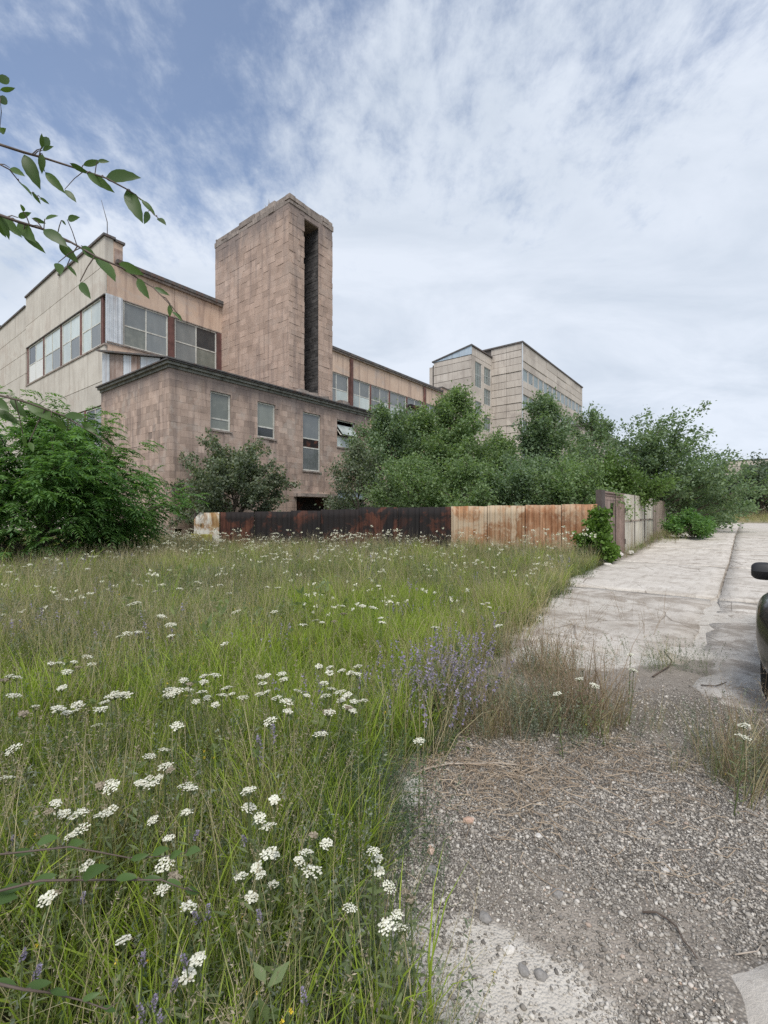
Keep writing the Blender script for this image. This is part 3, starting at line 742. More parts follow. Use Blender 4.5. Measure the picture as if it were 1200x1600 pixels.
# ------------------------------------------------------------------ low stone building
def low_building():
    U0, V0, ZB = 11.56, 22.56, -0.22
    U1, V1, ZT = 27.1, 30.76, 8.80
    b = Bld('stone_building', U0, V0, ZB, 'low brown tuff tiled building with dark cornice below the tall tower', 'building')
    f = lambda px: u_on_v(px, V0)
    w1 = (f(328.5), f(360.5), 6.05, 8.10); w2 = (f(402), f(430), 6.02, 8.10); w3 = (f(473), f(500.7), 4.30, 8.10); w4 = (f(526.4), f(554.7), 6.20, 8.10)
    d1 = (f(463), f(513), 0.0, 2.55); d2 = (f(527), f(572), 0.0, 3.15); vent = (f(273), f(284), 0.15, 0.75)
    holes = [w1, w2, w3, w4, d1, d2, vent]
    b.wall('wall', MAT['mortar'], 'v', V0, U0, U1, ZB, ZT, holes, .4)
    b.box('wall', MAT['mortar'], U0, U0 + .4, V0 + .402, V1, ZB, ZT)
    b.box('wall', MAT['mortar'], U1 - .4, U1, V0 + .402, V1, ZB, ZT)
    b.box('dark_backing', MAT['dark'], U0 + .42, U1 - .42, V0 + 1.6, V0 + 1.8, ZB, ZT)  # dark sheet behind the openings; the unlit interior is put into its colour
    rng = random.Random(4)
    T = tile_grid('v', V0, U0 - .02, U1, ZB, ZT - .02, holes, (.29, .44), .352, (.018, .027), .006, miss=.006, rng=rng)
    T += tile_grid('u', U0, V0, V1, ZB, ZT - .02, [], (.29, .44), .352, (.018, .027), .006, miss=.004, rng=rng)
    b.tiles(T, MAT['tuff'], 300)
    G = ['glass_low']
    b.window('v', V0, *w1, (0, 1), (0, .30, 1), G, .07, .09, None, .08)
    b.window('v', V0, *w2, (0, 1), (0, .31, 1), ['glass_dark', 'glass_low'], .07, .09, None, .08)
    b.window('v', V0, *w3, (0, 1), (0, .40, .56, 1), ['glass_hall', 'rust_dark', 'glass_hall'], .07, .09, None, .08)
    o = b.window('v', V0, *w4, (0, 1), (0, .40, 1), ['glass_bright', None], .10, .06)
    # the upper sash of the last window hangs tilted open
    w, h = w4[1] - w4[0], w4[3] - w4[2]
    sash = MB().box(0, .05, 0, .05, 0, h * .56).box(w - .17, w - .12, 0, .05, 0, h * .56).box(.05, w - .17, .002, .048, 0, .05).box(.05, w - .17, .002, .048, h * .56 - .05, h * .56)
    so = sash.build('sash', MAT['frame'], o, loc=(.06, -.42, h * .42), rot=(math.radians(-40), 0, 0))
    for (x0, x1) in ((.05, w * .42), (w * .42 + .01, w - .17)):
        p = link('pane', unit(MAT['glass_bright']), None, o, loc=(.06 + (x0 + x1) / 2, -.42 + .18, h * .42 + h * .215), rot=(math.radians(-40), 0, 0), scale=(x1 - x0, .01, h * .52))
    for q in (w1, w2, w3, w4):
        b.box('sill', MAT['cap'], q[0] - .06, q[1] + .06, V0 - .09, V0 + .12, q[2] - .10, q[2] - .005)
    # door recess with a concrete canopy, and a sheet-metal shed front
    b.box('canopy', MAT['cap'], d1[0] - .25, d1[1] + .15, V0 - .75, V0 + .02, 2.58, 2.78)
    b.box('door', MAT['rust_dark'], d1[0] + .06, d1[1] - .06, V0 + .30, V0 + .36, ZB, 2.5)
    b.box('door', MAT['blue_sheet'], d2[0] + .03, d2[1] - .03, V0 + .10, V0 + .15, ZB, 2.2)
    b.box('door_panel', MAT['blue_sheet'], d2[0] + .03, d2[1] - .03, V0 + .14, V0 + .18, 2.55, 3.1)
    b.box('canopy', MAT['roof_edge'], d2[0], d2[1], V0 - .20, V0 + .10, 2.25, 2.33)
    # stepped cornice on both streets sides
    for (o1, z0, z1) in ((.10, 8.78, 8.92), (.24, 8.923, 9.05), (.34, 9.053, 9.12)):
        m = MB()
        b.lbox(m, U0 - o1, U1 + .12, V0 - o1, V0 + .3, z0, z1)
        b.lbox(m, U0 - o1, U0 + .3, V0 + .302, V1, z0, z1)
        m.build('cornice', MAT['cornice'] if o1 < .3 else MAT['roof_edge'], b.root)
    # single-pitch roof rising to the hall
    b.poly('roof', MAT['roof_edge'], [(V0 - .40, 9.13), (V1, 11.28), (V1, 11.38), (V0 - .40, 9.20)], 'u', U0 - .30, U1 + .25)
    # upright metal sheets closing the gable
    vs_ = [V0 + 1.0, V0 + 2.1, V0 + 3.2, V0 + 4.3, V0 + 5.3, V0 + 6.2, V0 + 7.1, V1 - .02]
    for i in range(7):
        a, c = vs_[i], vs_[i + 1]
        zt = lambda v: 9.13 + (v - (V0 - .4)) * (2.12 / (V1 - V0 + .4)) - .02
        b.poly('metal_sheet', [MAT['galv'], MAT['galv'], MAT['galv_rust'], MAT['galv'], MAT['galv_rust'], MAT['galv_rust'], MAT['galv']][i],
               [(a + .02, 9.12), (c - .02, 9.12), (c - .02, zt(c)), (a + .02, zt(a))], 'u', U0 + .02 + .015 * (i % 2), U0 + .05 + .015 * (i % 2))
    # rubble on the roof by the foot of the tower
    rr = random.Random(8)
    for i in range(9):
        u = rr.uniform(19.6, 24.3); l = rr.uniform(.3, .9)
        o = b.box('roof_rubble', MAT['cap'], u, u + l, V0 - .1, V0 + rr.uniform(.2, .4), 9.22, 9.22 + rr.uniform(.1, .3))
        o.rotation_euler = (0, rr.uniform(-.12, .12), rr.uniform(-.3, .3))
low_building()

# ------------------------------------------------------------------ tower
def tower():
    U0, U1, V0, V1, ZT = 19.77, 23.70, 23.2, 31.2, 21.55
    S0, S1, SZ = 21.0, 22.4, 21.15
    b = Bld('brick_tower', U0, V0, -0.2, 'tall tuff tower with a dark vertical slot rising over the low roof', 'tower')
    m = MB()
    b.lbox(m, U0, S0, V0, V0 + 2.4, -.2, ZT); b.lbox(m, S1, U1, V0, V0 + 2.4, -.2, ZT)
    b.lbox(m, U0, U1, V0 + 2.402, V1 - .3, -.2, ZT); b.lbox(m, S0 + .002, S1 - .002, V0 + .01, V0 + 2.4, SZ, ZT)
    m.build('wall', MAT['mortar'], b.root)
    rng = random.Random(11)
    T = tile_grid('u', U0, V0 + .02, V1 - .27, 8.6, 16.99, [], (.5, .95), .4195, (.03, .05), .007, .004, rng)
    T += tile_grid('u', U0, V0 + .02, V1 + .42, 16.99, ZT, [], (.5, .95), .4195, (.03, .055), .007, .004, rng)
    b.tiles(T, MAT['tuff_tower'], 300, ('stone_block', 'stone_blocks'), 9.2)
    T = tile_grid('v', V0, U0 - .05, S0 + .03, 8.6, ZT, [], (.32, .6), .36, (.02, .055), .010, .012, rng, .12)
    T += tile_grid('v', V0, S1 - .06, U1, 8.6, ZT, [], (.35, .7), .38, (.02, .05), .010, .012, rng, .12)
    T += tile_grid('v', V0, S0, S1, SZ + .04, ZT, [], (.6, .9), .36, (.02, .05), .015, .0, rng, .1)
    b.tiles(T, MAT['tuff_tower'], 0, ('stone_block', 'stone_blocks'), 9.2)
    # small grey blocks line the slot; its shadow is put into their colour
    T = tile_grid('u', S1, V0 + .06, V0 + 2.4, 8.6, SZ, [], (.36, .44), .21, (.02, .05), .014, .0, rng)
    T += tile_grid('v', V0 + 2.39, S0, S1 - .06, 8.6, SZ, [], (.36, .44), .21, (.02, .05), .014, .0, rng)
    b.tiles(T, MAT['slot_shade_brick'], 0, ('stone_block', 'slot_blocks'))
    # upper rear part juts out, capped with crumbling concrete
    b.box('rear_block', MAT['tuff_tower'], U0 + .01, U1 - .01, V1 - .298, V1 + .42, 17.0, ZT)
    b.box('rear_block', MAT['tuff_tower'], U0 + .06, U1 - .06, V1 - .298, V1 + .1, 16.3, 16.998)
    for k, (o, z0, z1) in enumerate(((.07, ZT + .002, ZT + .34), (.0, ZT + .344, ZT + .74))):
        rr = random.Random(30 + k); a = U0 - o
        while a < U1 + o - .05:
            c = min(a + rr.uniform(.5, 1.0), U1 + o); b.box('coping_stone', MAT['cap'], a + .006, c - .006, V0 - o + rr.uniform(-.03, .03), V0 + .4, z0, z1 + rr.uniform(-.16, .04)); a = c
        a = V0 + .41
        while a < V1 + .42 + o - .05:
            c = min(a + rr.uniform(.5, 1.1), V1 + .42 + o); b.box('coping_stone', MAT['cap'], U0 - o + rr.uniform(-.03, .03), U0 + .4, a + .006, c - .006, z0, z1 + rr.uniform(-.16, .04)); a = c
    b.box('roof_slab', MAT['cap'], U0 + .41, U1 - .05, V0 + .41, V1 + .4, ZT + .002, ZT + .5)
    # a bare dry shrub has taken root up there
    m = MB(); rr = random.Random(2); base = Vector((.7, 3.0, 22.45))
    for i in range(9):
        d = Vector((rr.uniform(-.5, .5), rr.uniform(-.6, .6), 1)).normalized(); L = rr.uniform(.5, 1.1)
        m.tube([base, base + d * L * .5 + Vector((rr.uniform(-.06, .06), 0, 0)), base + d * L], [.016, .010, .004], 4)
    sh = m.build('dry_shrub', MAT['weed'], None, loc=W(U0, V0, -0.2 + 0.2), rot=(0, 0, SITE_ROT))
    tag(sh, 'tiny bare dry shrub growing on top of the tower', 'shrub')
tower()

# ------------------------------------------------------------------ factory hall
def hall():
    U0, V0, ZB = 11.75, 30.80, -0.22
    U1, ZT = 51.4, 17.0
    b = Bld('factory_hall', U0, V0, ZB, 'long pale panel factory hall with rows of windows behind the stone building', 'building')
    # left (end) facade, u = U0 -------------------------------------------------
    vj = [V0, 38.66, 46.25, 54.2, 62.0]
    b.box('core', MAT['joint'], U0 + .14, U0 + .6, V0 + .2, 61.9, ZB, 16.9)
    b.box('core', MAT['joint'], U0 + .14, U1 - .2, V0 + .16, V0 + .5, ZB, 16.9)
    b.box('core', MAT['joint'], U1 - .5, U1 - .2, V0 + .5, 61.9, ZB, 16.9)
    def row(z0, z1, cols):
        for c in cols: b.box('wall_panel', MAT['panel'], U0, U0 + .13, vj[c] + .02 + (.02 if c == 0 else 0), vj[c + 1] - .02, z0 + .02, z1 - .02)
    for z0, z1 in ((ZB, 1.6), (1.6, 3.4), (3.4, 5.2), (8.2, 9.65), (9.65, 11.86), (14.92, 16.70)): row(z0, z1, (0, 1))
    for c, zs in ((2, (ZB, 2, 4, 6, 8, 9.6, 11.2, 12.9, 14.6, 16.5)), (3, (ZB, 2, 4, 6, 8, 9.6, 11.2, 12.9, 14.6, 16.5))):
        for i in range(len(zs) - 1): row(zs[i], zs[i + 1], (c,))
    for c, zt in ((0, 18.45), (1, 19.0)): b.box('wall_panel', MAT['panel'], U0, U0 + .5, vj[c] + .02, vj[c + 1] - .02, 16.72, zt)
    for c, zt in ((2, 18.3), (3, 18.7)): b.box('wall_panel', MAT['panel'], U0, U0 + .5, vj[c] + .02, vj[c + 1] - .02, 16.52, zt)
    for c, zt in ((0, 18.45), (1, 19.0), (2, 18.3), (3, 18.7)):
        b.box('parapet_cap', MAT['roof_edge'], U0 - .10, U0 + .6, vj[c] - (.1 if c == 0 else -.02), vj[c + 1] - .02, zt + .002, zt + .14)
    b.box('corner_pier', MAT['plaster'], U0 + .502, U0 + 1.05, V0 + .02, V0 + 1.3, 16.95, 18.35)
    b.box('corner_pier_face', MAT['galv_rust'], U0 + .55, U0 + 1.0, V0 - .02, V0 + .018, 17.1, 17.95)
    b.box('parapet_cap', MAT['roof_edge'], U0 + .602, U0 + 1.15, V0 - .10, V0 + 1.4, 18.36, 18.5)
    # end-facade window band: five lights between dark steel posts
    posts = [v_on_u(p, U0) for p in (158.5, 125.5, 94.5, 67.5, 43)]
    for i in range(4):
        a0, a1 = posts[i] + .22, posts[i + 1] - .12
        g = ['glass_bright', 'glass_hall', 'glass_bright', 'glass_bright'] if i < 3 else ['white_board', 'white_board', 'glass_dark', 'glass_bright']
        b.window('u', U0, a0, a1, 11.95, 14.88, (0, .48, 1), (0, .5, 1), g, .06, .09, None, .07)
    for p in posts: b.box('post', MAT['red_steel'], U0 + .04, U0 + .14, p - .10, p + .20, 11.88, 14.9)
    b.box('window_sill', MAT['cap'], U0 - .06, U0 + .1, V0 - .05, posts[-1] + .3, 11.80, 11.9)
    b.box('window_head', MAT['roof_edge'], U0 - .03, U0 + .1, V0 + .02, posts[-1] + .3, 14.885, 14.945)
    for i in range(5):
        a0 = V0 + .25 + i * 3.05
        b.window('u', U0, a0, a0 + 2.8, 5.28, 8.15, (0, .5, 1), (0, .5, 1), ['glass_dark', 'glass_hall'], .06, .07)
        b.box('post', MAT['red_steel'], U0 + .02, U0 + .14, a0 + 2.82, a0 + 3.03, 5.22, 8.18)
    # long facade, v = V0 -------------------------------------------------------
    uj = [U0 + .14, 16.15, 22.0, 28.0, 33.9, 40.4, 47.0, U1]
    for i in range(7):
        b.box('wall_panel', MAT['plaster'], uj[i] + .015, uj[i + 1] - .015, V0, V0 + .14, 14.95, ZT - .02)
        b.box('wall_panel', MAT['plaster'], uj[i] + .015, uj[i + 1] - .015, V0, V0 + .14, 9.0, 12.0)
        b.box('wall_panel', MAT['plaster'], uj[i] + .015, uj[i + 1] - .015, V0, V0 + .14, ZB, 8.97)
    # corrugated sheet over the corner bay
    n = 9; us = np.linspace(U0 + .05, 12.78, n + 1)
    for i in range(n):
        b.box('metal_sheet', MAT['galv'], us[i] + .004, us[i + 1] - .004, V0 - .03 - .025 * (i % 2), V0 + .02, 11.95, 14.98)
    cols = [15.9, 19.55, 23.0, 26.6, 30.3, 33.85, 37.15, 40.4, 43.7, 47.0, 50.3]
    starts = [12.82] + [c + (.25 if i < 2 else .11) for i, c in enumerate(cols[:-1])]
    for i, (a0, c) in enumerate(zip(starts, cols)):
        g = [['glass_low', 'glass_hall', 'glass_hall', 'glass_hall'], ['glass_hall', 'glass_low', 'glass_hall', 'glass_dark']][i] if i < 2 else (['glass_hall', 'glass_bright', 'glass_hall', 'glass_hall'] if i % 2 else ['glass_bright', 'glass_bright', 'glass_hall', 'glass_hall'])  # first bays: paler lower panes have the reflection put into the glass colour
        b.window('v', V0, a0, c - (.22 if i < 2 else .11), 12.08, 14.88, (0, .5, 1), (0, .46, 1), g, .05, .09, None, .08)
    for i, c in enumerate(cols):
        b.box('post', MAT['red_steel'], c - (.20 if i < 2 else .10), c + (.23 if i < 2 else .10), V0 - .02, V0 + .14, 12.02, 14.93)
    for c in (34.05, 47.3): b.box('drain_pipe', MAT['red_steel'], c - .16, c + .16, V0 - .22, V0 - .03, 9.3, 16.7)
    b.box('window_sill', MAT['cap'], U0 + .1, U1, V0 - .08, V0 + .05, 11.98, 12.07)
    b.box('window_head', MAT['cap'], 12.8, U1, V0 - .03, V0 + .05, 14.885, 14.945)
    b.box('roof', MAT['roof_edge'], U0 + .62, U1 + .1, V0 - .28, 61.9, ZT, ZT + .22)
    b.box('gutter', MAT['cap'], U0 + 1.1, U1 + .1, V0 - .20, V0 - .01, ZT - .16, ZT - .004)
    # rusty porch roof and a stub wall at the far end
    b.box('canopy', MAT['rust_dark'], 43.9, 46.9, V0 - .45, V0 - .03, 13.7, 14.05)
    b.box('stub_wall', MAT['tuff_tower'], 51.55, 54.2, V0, V0 + 4, ZB, 17.6)
    b.box('stub_wall_cap', MAT['roof_edge'], 51.5, 54.3, V0 - .08, V0 + 4, 17.603, 17.75)
    # roof aerial
    m = MB().tube([(.3, .4, 18.6), (.3, .4, 19.8), (.15, .9, 21.3)], [.03, .025, .012], 5)
    m.build('aerial', MAT['roof_edge'], b.root)
hall()

# ------------------------------------------------------------------ tall panel block further along the road
def far_block():
    U0, V0, ZB = 78.0, 30.5, 0.5
    U1, ZT = 115.5, 31.0
    b = Bld('panel_block', U0, V0, ZB, 'tall weathered panel block with long window rows beyond the trees', 'building')
    b.box('core', MAT['joint'], U0 + .15, U1 - .2, V0 + .15, V0 + 16, ZB, ZT)
    bands = [(24.5, 26.6), (20.0, 22.1), (15.5, 17.6), (11.0, 13.1), (6.5, 8.6)]
    zs = [ZB, 3.5, 6.5]
    for w0, w1 in reversed(bands):
        zs += [w1 + .0, w1 + 1.2, w1 + 2.4]
    zs = sorted(set([ZB, 3.5, 6.5, 8.6, 9.8, 11.0, 13.1, 14.3, 15.5, 17.6, 18.8, 20.0, 22.1, 23.3, 24.5, 26.6, 27.9, 29.4, ZT]))
    wins = {w[0] for w in bands}
    rr = random.Random(5)
    uj = [U0, 84.2, 90.4, 96.7, 103.0, 109.2, U1]
    for i in range(len(zs) - 1):
        if zs[i] in wins: continue
        for k in range(6):
            d = rr.uniform(-.05, .05)
            b.box('wall_panel', MAT['far_panel'], uj[k] + .03, uj[k + 1] - .03, V0 + d, V0 + .2, zs[i] + .05, zs[i + 1] - .05)
    n = 14; p = (U1 - U0 - .6) / n
    for w0, w1 in bands[:4]:
        for k in range(n):
            a = U0 + .45 + k * p
            b.window('v', V0, a, a + p * .84, w0 + .03, w1 - .03, (0, 1), (0, 1), ['glass_far'], .10, .12, MAT['frame_far'])
            b.box('pier', MAT['far_panel'], a + p * .85, a + p * .99, V0 + .06, V0 + .2, w0 + .02, w1 - .02)
    b.box('pier', MAT['far_panel'], U0 + .02, U0 + .42, V0 + .04, V0 + .2, 6.5, 26.6)
    # end wall: thin bulging courses
    z = ZB
    while z < ZT - .1:
        h = rr.uniform(1.1, 1.45); zt = min(z + h, ZT)
        for (a, c) in ((V0 + .06, V0 + 2.9), (V0 + 2.95, 36.3)):
            d = rr.uniform(-.09, .09); b.box('wall_panel', MAT['far_panel'], U0 + d, U0 + .3, a, c, z + .045, zt - .045)
        z = zt
    b.box('corner_strip', MAT['galv'], U0 - .06, U0 + .2, V0 - .06, V0 + .05, ZB, ZT)
    b.box('parapet_cap', MAT['roof_edge'], U0 - .15, U1 + .1, V0 - .15, V0 + 16, ZT + .003, ZT + .25)
    # stair block
    SU, SV, SZ = 70.0, 36.2, 28.0
    b.box('core', MAT['joint'], SU + .15, U0 - .05, SV + .15, 43.4, ZB, SZ + .05)
    z = ZB
    wl = [(u_on_v(742.5, SV), u_on_v(752.5, SV)), (u_on_v(756.5, SV), u_on_v(766.5, SV))]
    zl = [[(23.0, 27.3), (18.4, 20.6), (15.5, 17.6), (11, 13)], [(24.2, 27.2), (20.6, 23.4), (16.0, 18.4), (11.5, 14)]]
    holes = [(w[0], w[1], q[0], q[1]) for w, ql in zip(wl, zl) for q in ql]
    while z < SZ - .1:
        zt = min(z + 1.4, SZ)
        b.box('wall_panel', MAT['far_panel'], SU + rr.uniform(-.03, .05), SU + .2, SV + .02, 43.5, z + .04, zt - .04)
        hh = [(h0, h1, max(q0, z), min(q1, zt)) for h0, h1, q0, q1 in holes if q1 > z and q0 < zt]
        b.wall('wall_panel', MAT['far_panel'], 'v', SV, SU + .22, U0 - .02, z + .03, zt - .03, [h for h in hh if h[3] - h[2] > .02], .14)
        z = zt
    for h in holes:
        nr = 3 if h[3] - h[2] > 2.6 else 2
        b.window('v', SV, *h, (0, .33, .67, 1), tuple(np.linspace(0, 1, nr)), ['glass_far', 'glass_far', 'glass_hall'], .08, .10, MAT['frame_far'], .10)
    b.poly('gable_sheet', MAT['blue_sheet'], [(SV - .1, SZ + .02), (43.6, SZ + .02), (SV - .1, SZ + 1.45)], 'u', SU - .06, SU + .1)
    b.poly('gable_wall', MAT['far_panel'], [(SU + .12, SZ + .02), (U0 - .1, SZ + .02), (U0 - .1, SZ + 1.35), (SU + .12, SZ + 1.35)], 'v', SV - .02, SV + .14)
    b.poly('roof', MAT['roof_edge'], [(SV - .2, SZ + 1.47), (43.8, SZ + .05), (43.8, SZ + .25), (SV - .2, SZ + 1.68)], 'u', SU - .2, U0)
    b.box('side_wing', MAT['far_panel'], SU + .3, U0, 43.55, 44.6, ZB, 27.4)
    b.box('wing_pipe', MAT['joint'], SU + .1, SU + .28, 43.6, 43.8, ZB, 27.6)
far_block()

def small_buildings():
    b = Bld('storehouse', 41.0, 10.7, 0.2, 'low beige storehouse with dark roof edge hidden among the trees', 'building')
    b.wall('wall', MAT['far_panel'], 'v', 10.7, 41, 54, .2, 8.85, [(43, 45, 5, 7), (48, 50, 5, 7)], .3)
    b.box('wall', MAT['far_panel'], 41, 41.3, 11.002, 14.6, .2, 8.85); b.box('wall', MAT['far_panel'], 53.7, 54, 11.002, 14.6, .2, 8.85)
    b.box('wall', MAT['far_panel'], 41.302, 53.698, 14.3, 14.6, .2, 8.85)
    for a in (43, 48): b.window('v', 10.7, a, a + 2, 5, 7, (0, .5, 1), (0, 1), ['glass_dark'], .1)
    b.box('roof', MAT['roof_edge'], 40.8, 54.2, 10.45, 14.8, 8.855, 9.08)
    # a plain block in the distance to the right of the road end
    c = at(1172, 800, 130); u, v = UV(c.x, c.y)
    b = Bld('distant_block', u, v, .5, 'small distant beige block above the trees at the road end', 'building')
    b.box('core', MAT['joint'], u - 4.9, u + 14.9, v - 5.9, v + 5.9, .5, 15.6)
    for i in range(10):
        z0 = .5 + i * 1.52
        b.box('wall_panel', MAT['far_panel'], u - 5, u - 4.7, v - 6, v + 6, z0 + .06, z0 + 1.46)
        for k in range(3): b.box('wall_panel', MAT['far_panel'], u - 4.65 + k * 6.5, u + 1.8 + k * 6.5, v - 6, v - 5.7, z0 + .06, z0 + 1.46)
    b.box('parapet_cap', MAT['roof_edge'], u - 5.1, u + 15, v - 6.1, v + 6.1, 15.7, 15.95)
small_buildings()
# ================================================================== fences and gate
def corrugated(width, height, pitch, amp, seed, zb=0.0, cut=0.0, wave=0.012):
    """a folded steel sheet with real thickness, standing in the x-z plane, front towards -y"""
    r = np.random.default_rng(seed)
    k = max(3, round(width / pitch)); pitch = width / k; n = k * 8; m = 6
    x = np.linspace(0, width, n + 1); ph = (x / pitch) % 1
    prof = np.where(ph < .36, 0, np.where(ph < .51, (ph - .36) / .15, np.where(ph < .86, 1, (1 - ph) / .14))) * amp
    z = np.linspace(0, 1, m + 1)
    X, T = np.meshgrid(x, z)
    top = height + (fbm(x, x * 0 + seed, 3.0, seed) - .5) * .05 - cut * np.clip(1 - x / 0.35, 0, 1)
    Z = zb + T * top[None, :]
    Yv = -np.broadcast_to(prof, X.shape) + (fbm(X * 1.0, Z, 1.6, seed + 2) - .5) * wave * 2
    A = np.stack([X, Yv, Z], -1).reshape(-1, 3); B = A + np.array((0, .006, 0))
    idx = np.arange((m + 1) * (n + 1)).reshape(m + 1, n + 1); N = idx.size
    F = np.stack([idx[:-1, :-1], idx[:-1, 1:], idx[1:, 1:], idx[1:, :-1]], -1).reshape(-1, 4)
    ring = np.concatenate([idx[0, :-1], idx[:-1, -1], idx[-1, :0:-1], idx[:0:-1, 0]]); r2 = np.roll(ring, -1)
    S = np.stack([r2, ring, ring + N, r2 + N], -1)
    return mesh_np('sheet', np.concatenate([A, B]), [F, F[:, ::-1] + N, S])
FA = Vector((-8.36, 20.5, 0)); FB = Vector((6.93, 15.0, 0))
fdir = (FB - FA).normalized(); frot = math.atan2(fdir.y, fdir.x); flen = (FB - FA).length
def fence_s(px):                      # distance along the fence line at sight line px
    r = ray(px); t = (r * FA.y - FA.x) / ((FB.x - FA.x) - r * (FB.y - FA.y)); return t * flen
def rusty_fence():
    f0 = FA.copy(); f0.z = 0
    root = empty('sheet_fence', f0, 'rusty and burnt corrugated steel fence across the back of the meadow', 'fence', None, frot)
    spec = [(303, 343, 'rust_white', 1.58, .02), (345, 398, 'rust_dark', 1.60, .04), (398, 455, 'rust_black', 1.62, .05), (455, 502, 'rust_black', 1.66, .05), (502, 562, 'rust_dark', 1.70, .05),
            (562, 622, 'rust_dark', 1.78, .05), (622, 656, 'rust_black', 1.77, .05), (656, 705, 'rust_dark', 1.78, .04), (705, 762, 'rust_tan', 1.80, .07), (762, 821, 'rust_tan', 1.82, .07), (821, 878, 'rust_orange', 1.83, .075), (878, 934, 'rust_orange', 1.85, .075)]
    labs = {'rust_white': 'white panel flaking to rust', 'rust_black': 'panel burnt black'}
    for i, (p0, p1, mt, top, amp) in enumerate(spec):
        s0, s1 = fence_s(p0), fence_s(p1)
        q = FA + fdir * ((s0 + s1) / 2); zb = gz(q.x, q.y)
        me = corrugated(s1 - s0 - .015, top - zb - .05, .19 if i > 7 else .24, amp, 40 + i, 0, .32 if i == 0 else 0)
        o = link('panel', me, MAT[mt], root, loc=(s0, -.02 * (i % 2), zb + .05), rot=(random.uniform(-.02, .02), 0, 0))
        if mt in labs: o['label'] = labs[mt]
        post = MB().box(-.04, .04, .03, .11, 0, top - zb - .02); post.build('post', MAT['dark_gate'], root, loc=(s0 - .01, .03, zb))
    q = FA + fdir * 0.6; zb = gz(q.x, q.y)
    o = link('panel', corrugated(1.15, .34, .3, .02, 77), MAT['moss_sheet'], root, loc=(-.15, -.10, zb + .52)); o['label'] = 'yellow green strip of sheet'
    for (s0, s1, z) in ((0, flen * .5, 1.1), (flen * .5, flen, 1.3)):
        MB().box(s0, s1, .05, .10, z, z + .05).build('rail', MAT['dark_gate'], root)
        MB().box(s0, s1, .05, .10, z - .85, z - .80).build('rail', MAT['dark_gate'], root)
rusty_fence()

